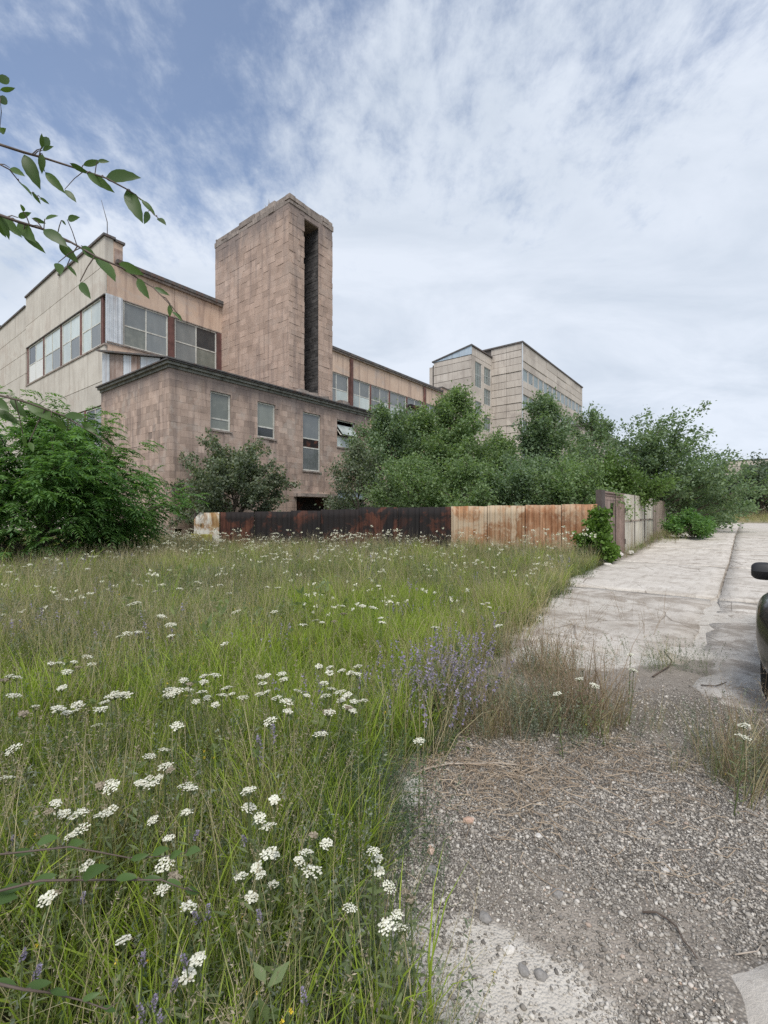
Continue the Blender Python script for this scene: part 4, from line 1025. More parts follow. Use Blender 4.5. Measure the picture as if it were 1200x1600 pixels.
GV = 3.75                              # the gate and wall line runs beside the road at this v
def gate_wall():
    f = lambda px: u_on_v(px, GV)
    ub = f(943)
    def Z(u): c = W(u, GV); return gz(c.x, c.y)
    g = Bld('steel_gate', ub, GV, 0, 'brown steel gate with perforated top band and small lookout opening', 'gate')
    TOP = 2.31
    g.box('post', MAT['dark_gate'], f(937), f(942.6), GV - .06, GV + .12, -.05, TOP + .02)
    a0, a1, a2 = f(943.4), f(961), f(974.3)
    # leaf with lookout opening
    lo = (f(953.6), f(960.6), 1.42, 1.92)
    g.wall('leaf', MAT['brown_gate'], 'v', GV, a0, a1 - .02, .08, 2.02, [(lo[0], lo[1] - .03, lo[2], lo[3])], .045)
    g.wall('leaf', MAT['brown_gate'], 'v', GV - .02, a1, a2, .02, 2.02, [], .045)
    # vertical ribs on the second leaf
    n = 6
    for i in range(n + 1):
        u = a1 + (a2 - a1 - .05) * i / n
        g.box('rib', MAT['brown_gate'], u, u + .05, GV - .045, GV - .021, .04, 2.0)
    # perforated band: rows of small triangles left between two rails
    for (s0, s1, y) in ((a0, a1 - .02, GV), (a1, a2, GV - .02)):
        g.box('band_rail', MAT['brown_gate'], s0, s1, y - .01, y + .05, 2.022, 2.07)
        g.box('band_rail', MAT['brown_gate'], s0, s1, y - .01, y + .05, TOP - .05, TOP)
        g.box('band_rail', MAT['brown_gate'], s0, s1, y, y + .04, 2.165, 2.195)
        m = max(5, int((s1 - s0) / .14))
        for r_ in (0, 1):
            z0, z1 = (2.072, 2.163) if r_ == 0 else (2.197, TOP - .052)
            for i in range(m):
                c = s0 + (s1 - s0) * (i + .5) / m; w = (s1 - s0) / m * .5
                up = (r_ == 0)
                pts = [(c - w, z0), (c, z0), (c - w * .5, z1)] if up else [(c - w, z1), (c - w * .5, z0), (c, z1)]
                g.poly('band_triangle', MAT['brown_gate'], pts, 'v', y + .005, y + .035)
    g.box('frame', MAT['dark_gate'], a1 - .025, a1 - .004, GV - .03, GV + .05, .05, TOP)
    g.box('hinge', MAT['dark_gate'], a2 - .04, a2 + .05, GV - .07, GV - .046, 1.55, 1.75)
    g.box('hinge', MAT['dark_gate'], a2 - .04, a2 + .05, GV - .07, GV - .046, .35, .55)
    # cream sheet wall
    w = Bld('panel_wall', f(975), GV, 0, 'cream and grey panel wall continuing from the brown gate', 'wall')
    def pan(p0, p1, mt, z1=2.31, name='panel', d=0.0):
        u0, u1 = f(p0), f(p1); zb = Z((u0 + u1) / 2) - .04
        return w.box(name, MAT[mt], u0 + .02, u1 - .02, GV - .03 + d, GV + .03 + d, zb, z1)
    for p0, p1 in ((975, 990), (990.4, 1005.6), (1006, 1019)):
        pan(p0, p1, 'cream_gate')
        u0, u1 = f(p0), f(p1); zb = Z(u0)
        w.box('rail', MAT['tan_plank'], u0 + .03, u1 - .03, GV - .06, GV - .033, 1.22, 1.27)
        w.box('latch', MAT['dark_gate'], (u0 + u1) / 2 - .06, (u0 + u1) / 2 + .06, GV - .09, GV - .063, 1.20, 1.30)
        for q in (.33, .66):
            x = u0 + (u1 - u0) * q; w.box('rib', MAT['cream_gate'], x - .02, x + .02, GV - .05, GV - .031, zb + .05, 2.28)
        w.box('post', MAT['dark_gate'], u1 - .018, u1 + .018 + .05, GV - .05, GV + .06, zb, 2.33)
    ps = np.linspace(1019.6, 1038, 9)
    rr = random.Random(3)
    for i in range(8): pan(ps[i], ps[i + 1], 'tan_plank', 2.18 + rr.uniform(-.06, .06), 'plank', rr.uniform(-.02, .02))
    pan(1038.4, 1047.5, 'cream_gate', 2.05)
    w.box('post', MAT['dark_gate'], f(1048), f(1048) + .2, GV - .08, GV + .08, .3, 2.3)
    u_end = f(1048) + .3
    for i in range(6): w.box('panel', MAT['cream_gate'], u_end + i * 2.4, u_end + i * 2.4 + 2.34, GV + .02, GV + .1, Z(u_end + i * 2.4) - .05, 1.9)
gate_wall()
# ================================================================== trees and shrubs
def norm(a): return a / np.maximum(np.linalg.norm(a, axis=-1, keepdims=True), 1e-9)
def leaf_arrays(P, D, Nn, L, Wd, fold=0.12, mid=0.45):
    D = norm(D); S = norm(np.cross(D, Nn)); Nn = np.cross(S, D)
    L = L[:, None]; Wd = Wd[:, None]
    a = P; b = P + D * L * mid + S * Wd * .5 + Nn * Wd * fold; c = P + D * L; d = P + D * L * mid - S * Wd * .5 + Nn * Wd * fold
    V = np.stack([a, b, c, d], 1).reshape(-1, 3)
    k = np.arange(len(P)) * 4
    F = np.concatenate([np.stack([k, k + 2, k + 1], -1), np.stack([k, k + 3, k + 2], -1)])
    return V, F
def skeleton(H, R, rng, n_limb, clear, shape, lean=(0, 0), subs=6, flat=1.0):
    tr = [np.array((0, 0, 0.0))]
    for i in range(1, 8):
        t = i / 7
        tr.append(np.array((lean[0] * t + rng.normal(0, .015) * H * t, lean[1] * t + rng.normal(0, .015) * H * t, H * .93 * t)))
    tr = np.array(tr)
    def ontr(t):
        q = t * 7; i = min(int(q), 6); return tr[i] + (tr[i + 1] - tr[i]) * (q - i)
    limbs = []; sub = []
    for i in range(n_limb):
        t = clear + (0.97 - clear) * (i + rng.random() * .8) / n_limb
        az = i * 2.399 + rng.normal(0, .3)
        if shape == 'cone': pr = (1 - t) ** .75 + .14; el = math.radians(28 + 35 * t + rng.normal(0, 8))
        elif shape == 'round': pr = max(.25, math.sin(math.pi * min(1, t * .86 + .12)) ** .7); el = math.radians(18 + 48 * t + rng.normal(0, 10))
        elif shape == 'vase': pr = .75 + .35 * rng.random(); el = math.radians(30 + 40 * t + rng.normal(0, 10))
        else: pr = 1.0 - .45 * t; el = math.radians(20 + 50 * t + rng.normal(0, 12))
        ln = R * pr * rng.uniform(.75, 1.2)
        p = ontr(t); d = np.array((math.cos(az) * math.cos(el), math.sin(az) * math.cos(el) * flat, math.sin(el)))
        pts = [p]
        for k in range(5):
            d = norm(d + np.array((rng.normal(0, .1), rng.normal(0, .1), .07 + rng.normal(0, .05))))
            pts.append(pts[-1] + d * ln / 5)
        pts = np.array(pts); limbs.append((pts, .012 * H * (1.05 - t) + .012))
        for k in range(subs):
            s = .25 + .75 * (k + rng.random()) / subs
            q = s * 5; j = min(int(q), 4); b = pts[j] + (pts[j + 1] - pts[j]) * (q - j)
            dd = norm(norm(pts[j + 1] - pts[j]) * .75 + rng.normal(0, .6, 3) * np.array((1, flat, .8)))
            l2 = ln * rng.uniform(.22, .5) * (1.15 - .4 * s)
            mid = b + dd * l2 * .5 + rng.normal(0, .05, 3) * l2
            sub.append(np.array([b, mid, b + dd * l2 + np.array((0, 0, .06 * l2))]))
        sub.append(pts[2:5].copy()); sub.append(pts[3:6].copy())
    k = H / max(max(p[:, 2].max() for p in sub), .1)          # the tips, not the trunk, set the height
    def fit(p): p = p.copy(); p[:, 2] *= k; return p
    return fit(tr), [(fit(p), r) for p, r in limbs], [fit(p) for p in sub]
def wood(tr, limbs, sub, r0, base=True):
    m = MB()
    n = len(tr); m.tube(tr, [r0 * (1.25 if i == 0 else 1 - .86 * i / (n - 1)) for i in range(n)], 8)
    for pts, r in limbs: m.tube(pts, [r * (1 - .8 * i / (len(pts) - 1)) for i in range(len(pts))], 5, False)
    for s in sub: m.tube(s, [.012, .009, .005][:len(s)], 3, False)
    return m
def along(sub, n, rng, jit):
    ln = np.array([np.linalg.norm(np.diff(s, axis=0), axis=1).sum() for s in sub]); pr = ln / ln.sum()
    pick = rng.choice(len(sub), n, p=pr); t = rng.random(n) ** .8
    S = np.array([s for s in sub]); A, B, C = S[pick, 0], S[pick, 1], S[pick, 2]
    w = t[:, None]
    P = np.where(w < .5, A + (B - A) * w * 2, B + (C - B) * (w * 2 - 1))
    d = norm(C - A)
    return P + rng.normal(0, 1, (n, 3)) * jit, d
def tree(name, label, px, Y, top, hw, n_leaf, leaf, mat, seed, shape='cone', n_limb=26, clear=.1, group=None, lean=(0, 0), subs=6, jit=.18, cat='tree', trunk_r=None, flat=1.0, xy=None, wratio=.55, droop=.25, base_z=None):
    rng = np.random.default_rng(seed)
    x, y = xy if xy else (ray(px) * Y, Y)
    z0 = gz(x, y) if base_z is None else base_z
    H = (EYE + (800 - top) / FPX * Y - z0) * 1.0; R = hw / FPX * Y * 1.42; n_leaf = int(n_leaf * 1.55)
    root = empty(name, (x, y, z0), label, cat, group)
    tr, limbs, sub = skeleton(H * 1.0, R, rng, n_limb, clear, shape, lean, subs, flat)
    wood(tr, limbs, sub, trunk_r or max(.03, H * .014)).build('trunk', MAT['bark'], root)
    P, d = along(sub, n_leaf, rng, jit)
    P[:, 2] = np.maximum(P[:, 2], .05)
    D = norm(d * .5 + rng.normal(0, .7, P.shape) + np.array((0, 0, -droop)))
    Nn = norm(rng.normal(0, .9, P.shape) + np.array((0, 0, .8)))
    L = leaf * 1.12 * rng.uniform(.6, 1.25, n_leaf)
    V, F = leaf_arrays(P, D, Nn, L, L * wratio)
    link('crown', mesh_np('crown', V, F), MAT[mat], root)
    return root
GT = 'trees behind the rusty fence'
tree('ash_tree', 'slender green tree nearest the stone building behind the rusty fence', 598, 26.5, 634, 50, 16000, .15, 'leaf_blue', 1, 'round', 34, .06, GT)
tree('ash_tree', 'mid green tree between the slender tree and the tallest tree by the hall', 652, 28.5, 640, 56, 16000, .16, 'leaf_mid', 2, 'round', 34, .06, GT)
tree('ash_tree', 'tall bushy tree in front of the stair block of the panel block', 712, 26, 606, 66, 20000, .15, 'leaf_mid', 3, 'cone', 38, .05, GT)
tree('ash_tree', 'shorter rounded tree below the end wall of the panel block', 777, 28, 672, 60, 12000, .16, 'leaf_mid', 4, 'round', 26, .05, GT)
tree('ash_tree', 'tall pointed dark tree overlapping the corner of the panel block', 850, 24.5, 618, 58, 17000, .145, 'leaf_blue', 5, 'cone', 34, .05, GT)
tree('ash_tree', 'thin sparse tree in front of the storehouse roof', 925, 33, 636, 44, 7000, .17, 'leaf_blue', 6, 'round', 22, .15, GT)
tree('elder_tree', 'low shrubby tree overlapping the right end of the stone building', 560, 23, 692, 36, 5500, .12, 'leaf_apple', 7, 'round', 20, .05, GT)
tree('elder_tree', 'low light bush peeking over the burnt fence panels', 645, 20.6, 712, 52, 6500, .12, 'leaf_mid', 8, 'round', 22, .04, GT)
tree('elder_tree', 'low bush behind the darkest rusty fence panels', 730, 19.6, 712, 66, 9000, .12, 'leaf_mid', 9, 'round', 24, .04, GT)
tree('elder_tree', 'low dark bush behind the pale rusty fence panels', 815, 19.2, 708, 62, 9000, .12, 'leaf_blue', 10, 'round', 24, .04, GT)
tree('elder_tree', 'low bush behind the orange rusty fence panels', 893, 18.6, 712, 58, 8000, .12, 'leaf_mid', 11, 'round', 24, .04, GT)
tree('box_elder', 'light yellow green tree leaning over the cream panel wall', 962, 20.5, 708, 66, 13000, .13, 'leaf_light', 12, 'round', 30, .25, None, xy=(ray(958) * 21.6, 21.6))
tree('walnut_tree', 'large spreading tree with branches reaching over the road', 1040, 27.0, 632, 118, 17000, .18, 'leaf_blue', 13, 'vase', 34, .12, None, lean=(-1.1, .3), subs=8, jit=.16, xy=(ray(1043) * 27.6, 27.6), trunk_r=.16)
tree('walnut_tree', 'dark low tree beside the trunk of the large spreading tree', 1078, 33, 735, 58, 9000, .2, 'leaf_blue', 14, 'round', 24, .05, None)
tree('roadside_shrub', 'dark green shrub spilling onto the road at the wall end', 1078, 22.0, 796, 34, 3600, .12, 'leaf_dark', 15, 'bush', 11, .04, None, cat='shrub', jit=.1)
for i, (px, Y, top, hw, lab) in enumerate(((1112, 62, 752, 40, 'leftmost of the far trees closing off the road'), (1150, 70, 758, 42, 'far tree below the small distant block'), (1190, 58, 712, 46, 'tall far tree hiding the small distant block'), (1236, 64, 735, 46, 'far tree at the right border of the view'), (1075, 66, 742, 36, 'far tree seen behind the large spreading tree'), (1290, 66, 725, 50, 'far tree outside the right border beyond the car'))):
    tree('far_tree', lab, px, Y, top, hw, 7000, .36, 'leaf_far', 60 + i, 'round', 24, .03, 'far trees at the road end', jit=.35)
tree('apple_tree', 'round grey green fruit tree before the wall of the stone building', 366, 22.6, 682, 88, 17000, .125, 'leaf_apple', 24, 'round', 40, .10, None, flat=.6, jit=.10, wratio=.7)
# young sprouts that frame the wall and the fence
tree('vine_bush', 'bright green leafy bush climbing the brown gate post', 930, 14.25, 798, 25, 2300, .115, 'leaf_vine', 31, 'bush', 9, .05, None, cat='bush', jit=.07, wratio=.75)
tree('vine_bush', 'small leafy sucker at the foot of the brown gate', 950, 15.0, 838, 14, 600, .095, 'leaf_vine', 32, 'bush', 7, .02, None, cat='bush', jit=.05, wratio=.75)

def fronds(name, label, px, Y, top, hw, n_frond, seed):
    rng = np.random.default_rng(seed)
    x, y = ray(px) * Y, Y; z0 = gz(x, y)
    H = EYE + (800 - top) / FPX * Y - z0; R = hw / FPX * Y * 1.3
    root = empty(name, (x, y, z0), label, 'tree')
    tr, limbs, sub = skeleton(H * .97, R, rng, 44, .02, 'bush', (0.2, 0), 6)
    wood(tr, limbs, sub, .09).build('trunk', MAT['bark'], root)
    P, d = along(sub, n_frond, rng, .12)
    nl = n_frond // 3; az = rng.uniform(0, 6.283, nl); q = R * .80 * np.sqrt(rng.uniform(.25, 1, nl)); zz = rng.uniform(.15, .55 * H, nl); q = q * np.interp(zz, (0, .2 * H, .55 * H), (.72, .95, .95))
    P[:nl] = np.stack([q * np.cos(az), q * np.sin(az), zz], -1)
    out = P * np.array((1, 1, 0)); out = norm(out + rng.normal(0, .35, P.shape) * R * .5)
    D = norm(out + rng.normal(0, .45, P.shape) + np.array((0, 0, .25)))
    L = rng.uniform(.38, .72, n_frond)
    up = np.array((0, 0, 1.0)); S = norm(np.cross(D, up))
    Vs, Fs, nb = [], [], 0
    for k in range(9):
        s = .16 + .84 * k / 8
        B = P + D * (L * s)[:, None] - up * (L * .42 * s * s)[:, None]
        T = norm(D - up * (.84 * s))
        for sg in ((-1, 1) if k < 8 else (0,)):
            dd = norm(S * sg * 1.0 + T * (.55 if sg else 1.0) + np.array((0, 0, -.28)) + rng.normal(0, .12, P.shape))
            nn = norm(up + rng.normal(0, .25, P.shape))
            ll = L * .30 * (1 - .35 * abs(s - .45)) * rng.uniform(.85, 1.15, n_frond)
            V, F = leaf_arrays(B, dd, nn, ll, ll * .34, .2, .35)
            Vs.append(V); Fs.append(F + nb); nb += len(V)
    link('crown', mesh_np('crown', np.concatenate(Vs), np.concatenate(Fs)), MAT['leaf_dark'], root)
fronds('sumac_tree', 'dense dark green tree with feathery drooping leaves at the left border', 62, 15.0, 604, 165, 6200, 41)

# ------------------------------------------------------------------ elm boughs close to the lens
def elm_leaf():
    V = []; F = []; n = 9
    for i in range(n + 1):
        t = i / n
        w = .185 * (math.sin(math.pi * t ** .82) ** .9) * (1 - .12 * t) if 0 < t < 1 else 0.002
        tooth = (.018 if i % 2 else -.006) if 0 < t < 1 else 0
        zc = -.10 * (t - .4) ** 2 * 2
        V += [(t + tooth, w + abs(tooth) * .5, zc + .05 * w * 4), (t, 0, zc), (t + tooth, -w - abs(tooth) * .5, zc + .05 * w * 4)]
    for i in range(n):
        a = i * 3; F += [(a, a + 1, a + 4, a + 3), (a + 1, a + 2, a + 5, a + 4)]
    m = bpy.data.meshes.new('elm_leaf'); m.from_pydata(V, [], F); m.update()
    m.polygons.foreach_set('use_smooth', [True] * len(m.polygons))
    m.materials.append(MAT['leaf_elm']); return m
def elm():
    rng = random.Random(12)
    bx, by = -2.15, 1.15
    root = empty('elm_tree', (bx, by, gz(bx, by)), 'elm boughs with toothed green leaves hanging in from the left border', 'tree')
    z0 = gz(bx, by)
    loc = lambda p: Vector((p.x - bx, p.y - by, p.z - z0))
    MB().tube([(0, 0, -.05), (.02, .01, .8), (-.03, 0, 1.7), (.02, .03, 2.6), (-.02, 0, 3.4), (0, 0, 4.2)], [.075, .062, .055, .045, .032, .015], 9).build('trunk', MAT['bark'], root, smooth=True)
    lm = elm_leaf(); PET = []; BG = []
    def leaf(p0, p1, Y, dy=0.0, w=1.0, turn=None):
        a, b = at(*p0, Y), at(*p1, Y + dy); d = b - a; L = d.length
        xa = d.normalized(); view = (Vector((0, 0, EYE)) - (a + b) / 2).normalized()
        up = Vector((rng.uniform(-.5, .5), rng.uniform(-.4, .4), 1.0)); n = (view * 1.3 + up * .4 + Vector((rng.uniform(-.5, .5), rng.uniform(-.5, .5), rng.uniform(-.5, .5)))).normalized()
        ya = n.cross(xa).normalized(); za = xa.cross(ya)
        M = Matrix((xa * L, ya * L * w, za * L)).transposed().to_4x4(); M.translation = loc(a); PET.append(loc(a))
        o = link('leaf', lm, None, root); o.matrix_local = M
    def bough(pts, Y, r, start):
        P = [Vector(start)] + [loc(at(px, py, Y + .04 * math.sin(i * 1.7))) for i, (px, py) in enumerate(pts)]
        BG.append(P)
        MB().tube(P, [r * (1 - .82 * i / (len(P) - 1)) for i in range(len(P))], 6).build('branch', MAT['twig'], root, smooth=True)
    Y1, Y2, Y3, Y4 = 1.10, 1.02, 1.0, .92
    bough([(-120, 200), (-40, 218), (0, 226), (37, 238), (66, 246), (110, 260), (165, 278), (197, 295), (221, 312), (240, 335), (258, 349)], Y1, .004, (0, 0, 2.7))
    bough([(-120, 300), (-40, 325), (0, 336), (27, 346), (67, 358), (110, 378), (152, 402), (190, 418), (214, 434), (239, 449), (268, 478), (285, 500)], Y2, .004, (0, 0, 2.4))
    bough([(-120, 230), (-30, 245), (0, 257), (15, 265), (30, 284), (50, 302), (64, 312)], Y1 + .08, .003, (0, 0, 2.8))
    bough([(-120, 640), (-40, 622), (0, 618), (40, 628), (100, 650), (150, 680), (173, 697), (182, 712)], Y3, .0035, (0, 0, 1.9))
    bough([(-150, 1420), (-40, 1400), (0, 1392), (63, 1376), (127, 1375), (180, 1375), (253, 1375), (285, 1388), (312, 1395)], Y4, .0035, (0, 0, 1.0))
    bough([(-150, 1340), (-40, 1338), (10, 1334), (110, 1323), (200, 1340), (260, 1338), (310, 1328)], Y4 + .05, .003, (0, 0, 1.2))
    bough([(-150, 1520), (-40, 1530), (0, 1538), (37, 1546), (77, 1551), (127, 1563), (167, 1577), (184, 1566)], Y4 - .1, .0035, (0, 0, .9))
    bough([(-120, 130), (-30, 140), (0, 150), (2, 175), (0, 200)], Y1 - .05, .0025, (0, 0, 3.0))
    L1 = [((37, 240), (62, 294)), ((66, 240), (65, 271)), ((109, 255), (140, 272)), ((135, 270), (179, 300)), ((163, 277), (218, 275)), ((197, 295), (222, 346)), ((70, 268), (101, 301)), ((101, 296), (119, 315)), ((66, 235), (83, 228)), ((66, 232), (65, 208)), ((66, 228), (78, 214)), ((130, 258), (158, 251)), ((152, 252), (171, 252)), ((221, 312), (243, 335)), ((232, 330), (226, 349)), ((246, 340), (259, 350)), ((219, 312), (229, 316))]
    L1b = [((15, 262), (38, 274)), ((30, 284), (51, 305)), ((50, 300), (64, 319)), ((62, 308), (77, 319))]
    L2 = [((0, 336), (15, 374)), ((2, 337), (32, 369)), ((27, 346), (54, 377)), ((36, 367), (72, 395)), ((67, 357), (105, 384)), ((92, 380), (122, 410)), ((127, 384), (152, 406)), ((152, 402), (181, 437)), ((185, 411), (224, 429)), ((214, 434), (232, 466)), ((105, 414), (120, 431)), ((91, 410), (94, 428)), ((125, 440), (140, 465)), ((239, 449), (265, 461)), ((266, 475), (265, 495)), ((270, 486), (284, 500)), ((28, 340), (48, 332)), ((36, 330), (34, 318)), ((50, 341), (72, 349)), ((70, 342), (90, 336)), ((96, 344), (104, 352)), ((105, 343), (123, 339)), ((-8, 344), (10, 372))]
    L3 = [((16, 622), (42, 654)), ((40, 629), (89, 658)), ((-10, 622), (14, 642)), ((100, 648), (133, 652)), ((128, 662), (152, 676)), ((173, 697), (170, 716)), ((36, 680), (40, 698)), ((46, 690), (52, 706)), ((-8, 640), (30, 662)), ((80, 650), (104, 672))]
    L4 = [((127, 1370), (167, 1353)), ((180, 1372), (214, 1370)), ((223, 1374), (254, 1372)), ((258, 1377), (284, 1381)), ((0, 1392), (40, 1384)), ((50, 1380), (88, 1366)), ((-10, 1400), (24, 1402)), ((288, 1388), (312, 1396))]
    L4b = [((103, 1323), (130, 1315)), ((203, 1343), (233, 1335)), ((237, 1334), (263, 1325)), ((20, 1333), (54, 1330)), ((57, 1316), (90, 1308)), ((264, 1340), (284, 1330)), ((290, 1332), (312, 1327))]
    L5 = [((-12, 1534), (28, 1537)), ((37, 1545), (80, 1534)), ((78, 1547), (107, 1554)), ((127, 1563), (157, 1551)), ((160, 1573), (182, 1580))]
    L6 = [((-2, 127), (16, 121)), ((0, 141), (24, 138)), ((0, 160), (12, 152)), ((0, 207), (8, 201))]
    for LL, Y in ((L1, Y1), (L1b, Y1 + .08), (L2, Y2), (L3, Y3), (L4, Y4), (L4b, Y4 + .05), (L5, Y4 - .1), (L6, Y1 - .05)):
        for a, b in LL: leaf(a, b, Y + rng.uniform(-.02, .02), rng.uniform(-.03, .03), rng.uniform(.8, 1.1))
    m = MB()                                   # leaf stalks and side twigs back to the nearest bough
    for p in PET:
        best = None
        for P in BG:
            for i in range(1, len(P) - 1):
                a, b = P[i], P[i + 1]; t = max(0, min(1, (p - a).dot(b - a) / max((b - a).length_squared, 1e-9))); q = a + (b - a) * t
                if best is None or (q - p).length < (best - p).length: best = q
        back = best + (best - p) * .0
        m.tube([back, (back + p) / 2 + Vector((0, 0, .004)), p], [.0013, .0011, .0009], 4)
    m.build('leaf_stalks', MAT['twig'], root)
elm()
# ================================================================== meadow
def blades(n, rng, rad, h, w, bend, mat, splay=.25):
    """n curved grass blades around a point -> (verts, [quads, tris], material)"""
    a = rng.uniform(0, 6.283, n); rr = rad * np.sqrt(rng.random(n))
    bx, by = rr * np.cos(a), rr * np.sin(a)
    H = rng.uniform(h[0], h[1], n); Wd = rng.uniform(w[0], w[1], n); be = rng.uniform(bend[0], bend[1], n)
    la = a + rng.normal(0, 1.0, n); lx, ly = np.cos(la), np.sin(la)
    wa = rng.uniform(0, 6.283, n); wx, wy = np.cos(wa), np.sin(wa)
    rows = []
    for t, ww in ((0, .8), (.38, 1.0), (.72, .7)):
        o = H * (splay * t * .5 + be * t ** 2.2); z = H * (t - .30 * be * t ** 3)
        for sg in (-1, 1):
            rows.append(np.stack([bx + lx * o + wx * Wd * ww * .5 * sg, by + ly * o + wy * Wd * ww * .5 * sg, z], -1))
    o = H * (splay * .5 + be); z = H * (1 - .42 * be)
    rows.append(np.stack([bx + lx * o, by + ly * o, z], -1))
    V = np.stack(rows, 1).reshape(-1, 3); k = np.arange(n) * 7
    Q = np.concatenate([np.stack([k, k + 1, k + 3, k + 2], -1), np.stack([k + 2, k + 3, k + 5, k + 4], -1)])
    T = np.stack([k + 4, k + 5, k + 6], -1)
    return V, [Q, T], mat, rows[-1], np.stack([lx, ly], -1)
def sprigs(tips, dirs, rng, per, span, L, wr, mat, spread=.8, up=.6):
    """little leaves or florets hung below each tip along `span` metres of stem"""
    n = len(tips); P = np.repeat(tips, per, 0); s = rng.random(n * per)
    P = P - np.stack([np.repeat(dirs[:, 0], per) * s * span * .25, np.repeat(dirs[:, 1], per) * s * span * .25, s * span], -1)
    D = norm(rng.normal(0, spread, P.shape) + np.array((0, 0, up)))
    V, F = leaf_arrays(P, D, norm(rng.normal(0, 1, P.shape)), L * rng.uniform(.6, 1.3, n * per), L * wr * rng.uniform(.7, 1.2, n * per))
    return V, [F], mat
def join(name, parts):
    mats = []; V = []; Q = []; T = []; mq = []; mt = []; nb = 0
    for p in parts:
        v, fl, mat = p[0], p[1], p[2]
        if mat not in mats: mats.append(mat)
        mi = mats.index(mat)
        for f in fl:
            if f.shape[1] == 4: Q.append(f + nb); mq.append(np.full(len(f), mi))
            else: T.append(f + nb); mt.append(np.full(len(f), mi))
        V.append(v); nb += len(v)
    fl = ([np.concatenate(Q)] if Q else []) + ([np.concatenate(T)] if T else [])
    me = mesh_np(name, np.concatenate(V), fl)
    mi = np.concatenate(([np.concatenate(mq)] if Q else []) + ([np.concatenate(mt)] if T else [])).astype(np.int32)
    me.polygons.foreach_set('material_index', mi)
    for m in mats: me.materials.append(MAT[m])
    return me
def scatter(name, label, cat, meshes, x, y, scale, rng, tilt=.12):
    col = bpy.data.collections.new(name + '_kinds')
    for i, me in enumerate(meshes): col.objects.link(bpy.data.objects.new('%s_kind%02d' % (name, i), me))
    z = ground(x, y) + (fbm(x, y, 1.2, 3) - .5) * .05 - .01
    me = bpy.data.meshes.new(name); me.vertices.add(len(x)); me.vertices.foreach_set('co', np.stack([x, y, z], -1).astype(np.float32).ravel())
    rot = np.stack([rng.normal(0, tilt, len(x)), rng.normal(0, tilt, len(x)), rng.uniform(0, 6.283, len(x))], -1).astype(np.float32)
    me.attributes.new('rot', 'FLOAT_VECTOR', 'POINT').data.foreach_set('vector', rot.ravel())
    me.attributes.new('scl', 'FLOAT', 'POINT').data.foreach_set('value', np.asarray(scale, np.float32))
    me.attributes.new('idx', 'INT', 'POINT').data.foreach_set('value', rng.integers(0, len(meshes), len(x)).astype(np.int32))
    ng = bpy.data.node_groups.new(name, 'GeometryNodeTree')
    ng.interface.new_socket('Geometry', in_out='INPUT', socket_type='NodeSocketGeometry'); ng.interface.new_socket('Geometry', in_out='OUTPUT', socket_type='NodeSocketGeometry')
    N = ng.nodes; gi = N.new('NodeGroupInput'); go = N.new('NodeGroupOutput'); ip = N.new('GeometryNodeInstanceOnPoints'); ci = N.new('GeometryNodeCollectionInfo')
    ci.inputs['Collection'].default_value = col; ci.inputs['Separate Children'].default_value = True; ci.inputs['Reset Children'].default_value = True
    def na(n, t):
        o = N.new('GeometryNodeInputNamedAttribute'); o.data_type = t; o.inputs['Name'].default_value = n; return o.outputs['Attribute']
    ng.links.new(gi.outputs[0], ip.inputs['Points']); ng.links.new(ci.outputs[0], ip.inputs['Instance']); ip.inputs['Pick Instance'].default_value = True
    ng.links.new(na('idx', 'INT'), ip.inputs['Instance Index']); ng.links.new(na('rot', 'FLOAT_VECTOR'), ip.inputs['Rotation']); ng.links.new(na('scl', 'FLOAT'), ip.inputs['Scale'])
    ng.links.new(ip.outputs[0], go.inputs[0])
    o = link(name, me); md = o.modifiers.new('scatter', 'NODES'); md.node_group = ng
    tag(o, label, cat, kind='stuff')
    return o
def open_field(x, y):
    """1 inside the meadow in front of fence and buildings"""
    u = x * RU[0] + y * RU[1]; v = x * RV[0] + y * RV[1]
    side = (x - FA.x) * fdir.y - (y - FA.y) * fdir.x        # > 0 in front of the fence line
    ok = (side > .15) | ((x < FA.x) & (y < 27))
    ok &= ~((u > 11.2) & (v > 22.3))
    return ok
def field_points(rng, dens, fuzz=.12, ymin=.55, ymax=27.0, over=0.0):
    X, Y = [], []
    y = ymin
    while y < ymax:
        dy = .04 * y + .05; x0 = -(.86 * y + .9); x1 = float(edge_x(y)) + over
        n = rng.poisson(max(0.0, (x1 - x0) * dy * dens(y)))
        X.append(rng.uniform(x0, x1, n) + rng.normal(0, fuzz, n)); Y.append(rng.uniform(y, y + dy, n)); y += dy
    X = np.concatenate(X); Y = np.concatenate(Y); cl = .22 + .78 * sstep(.40, .58, .55 * fbm(X, Y, 2.6, 140, 2) + .45 * fbm(X, Y, .8, 141, 3)); sel = rng.random(len(X)) < cl; X, Y = X[sel], Y[sel]
    k = open_field(X, Y) & (X < edge_x(Y) + over + .25 * (fbm(X, Y, 2.5, 40) - .3))
    return X[k], Y[k]
def thin(x, y, w, rng):
    k = rng.random(len(x)) < w; return x[k], y[k]
def purple_zone(x, y):
    e = x - edge_x(y); return .8 * np.exp(-(((e + .1) / .55) ** 2 + ((y - 4.0) / .8) ** 2))
def kinds(fn, n, seed): return [fn(np.random.default_rng(seed + i)) for i in range(n)]

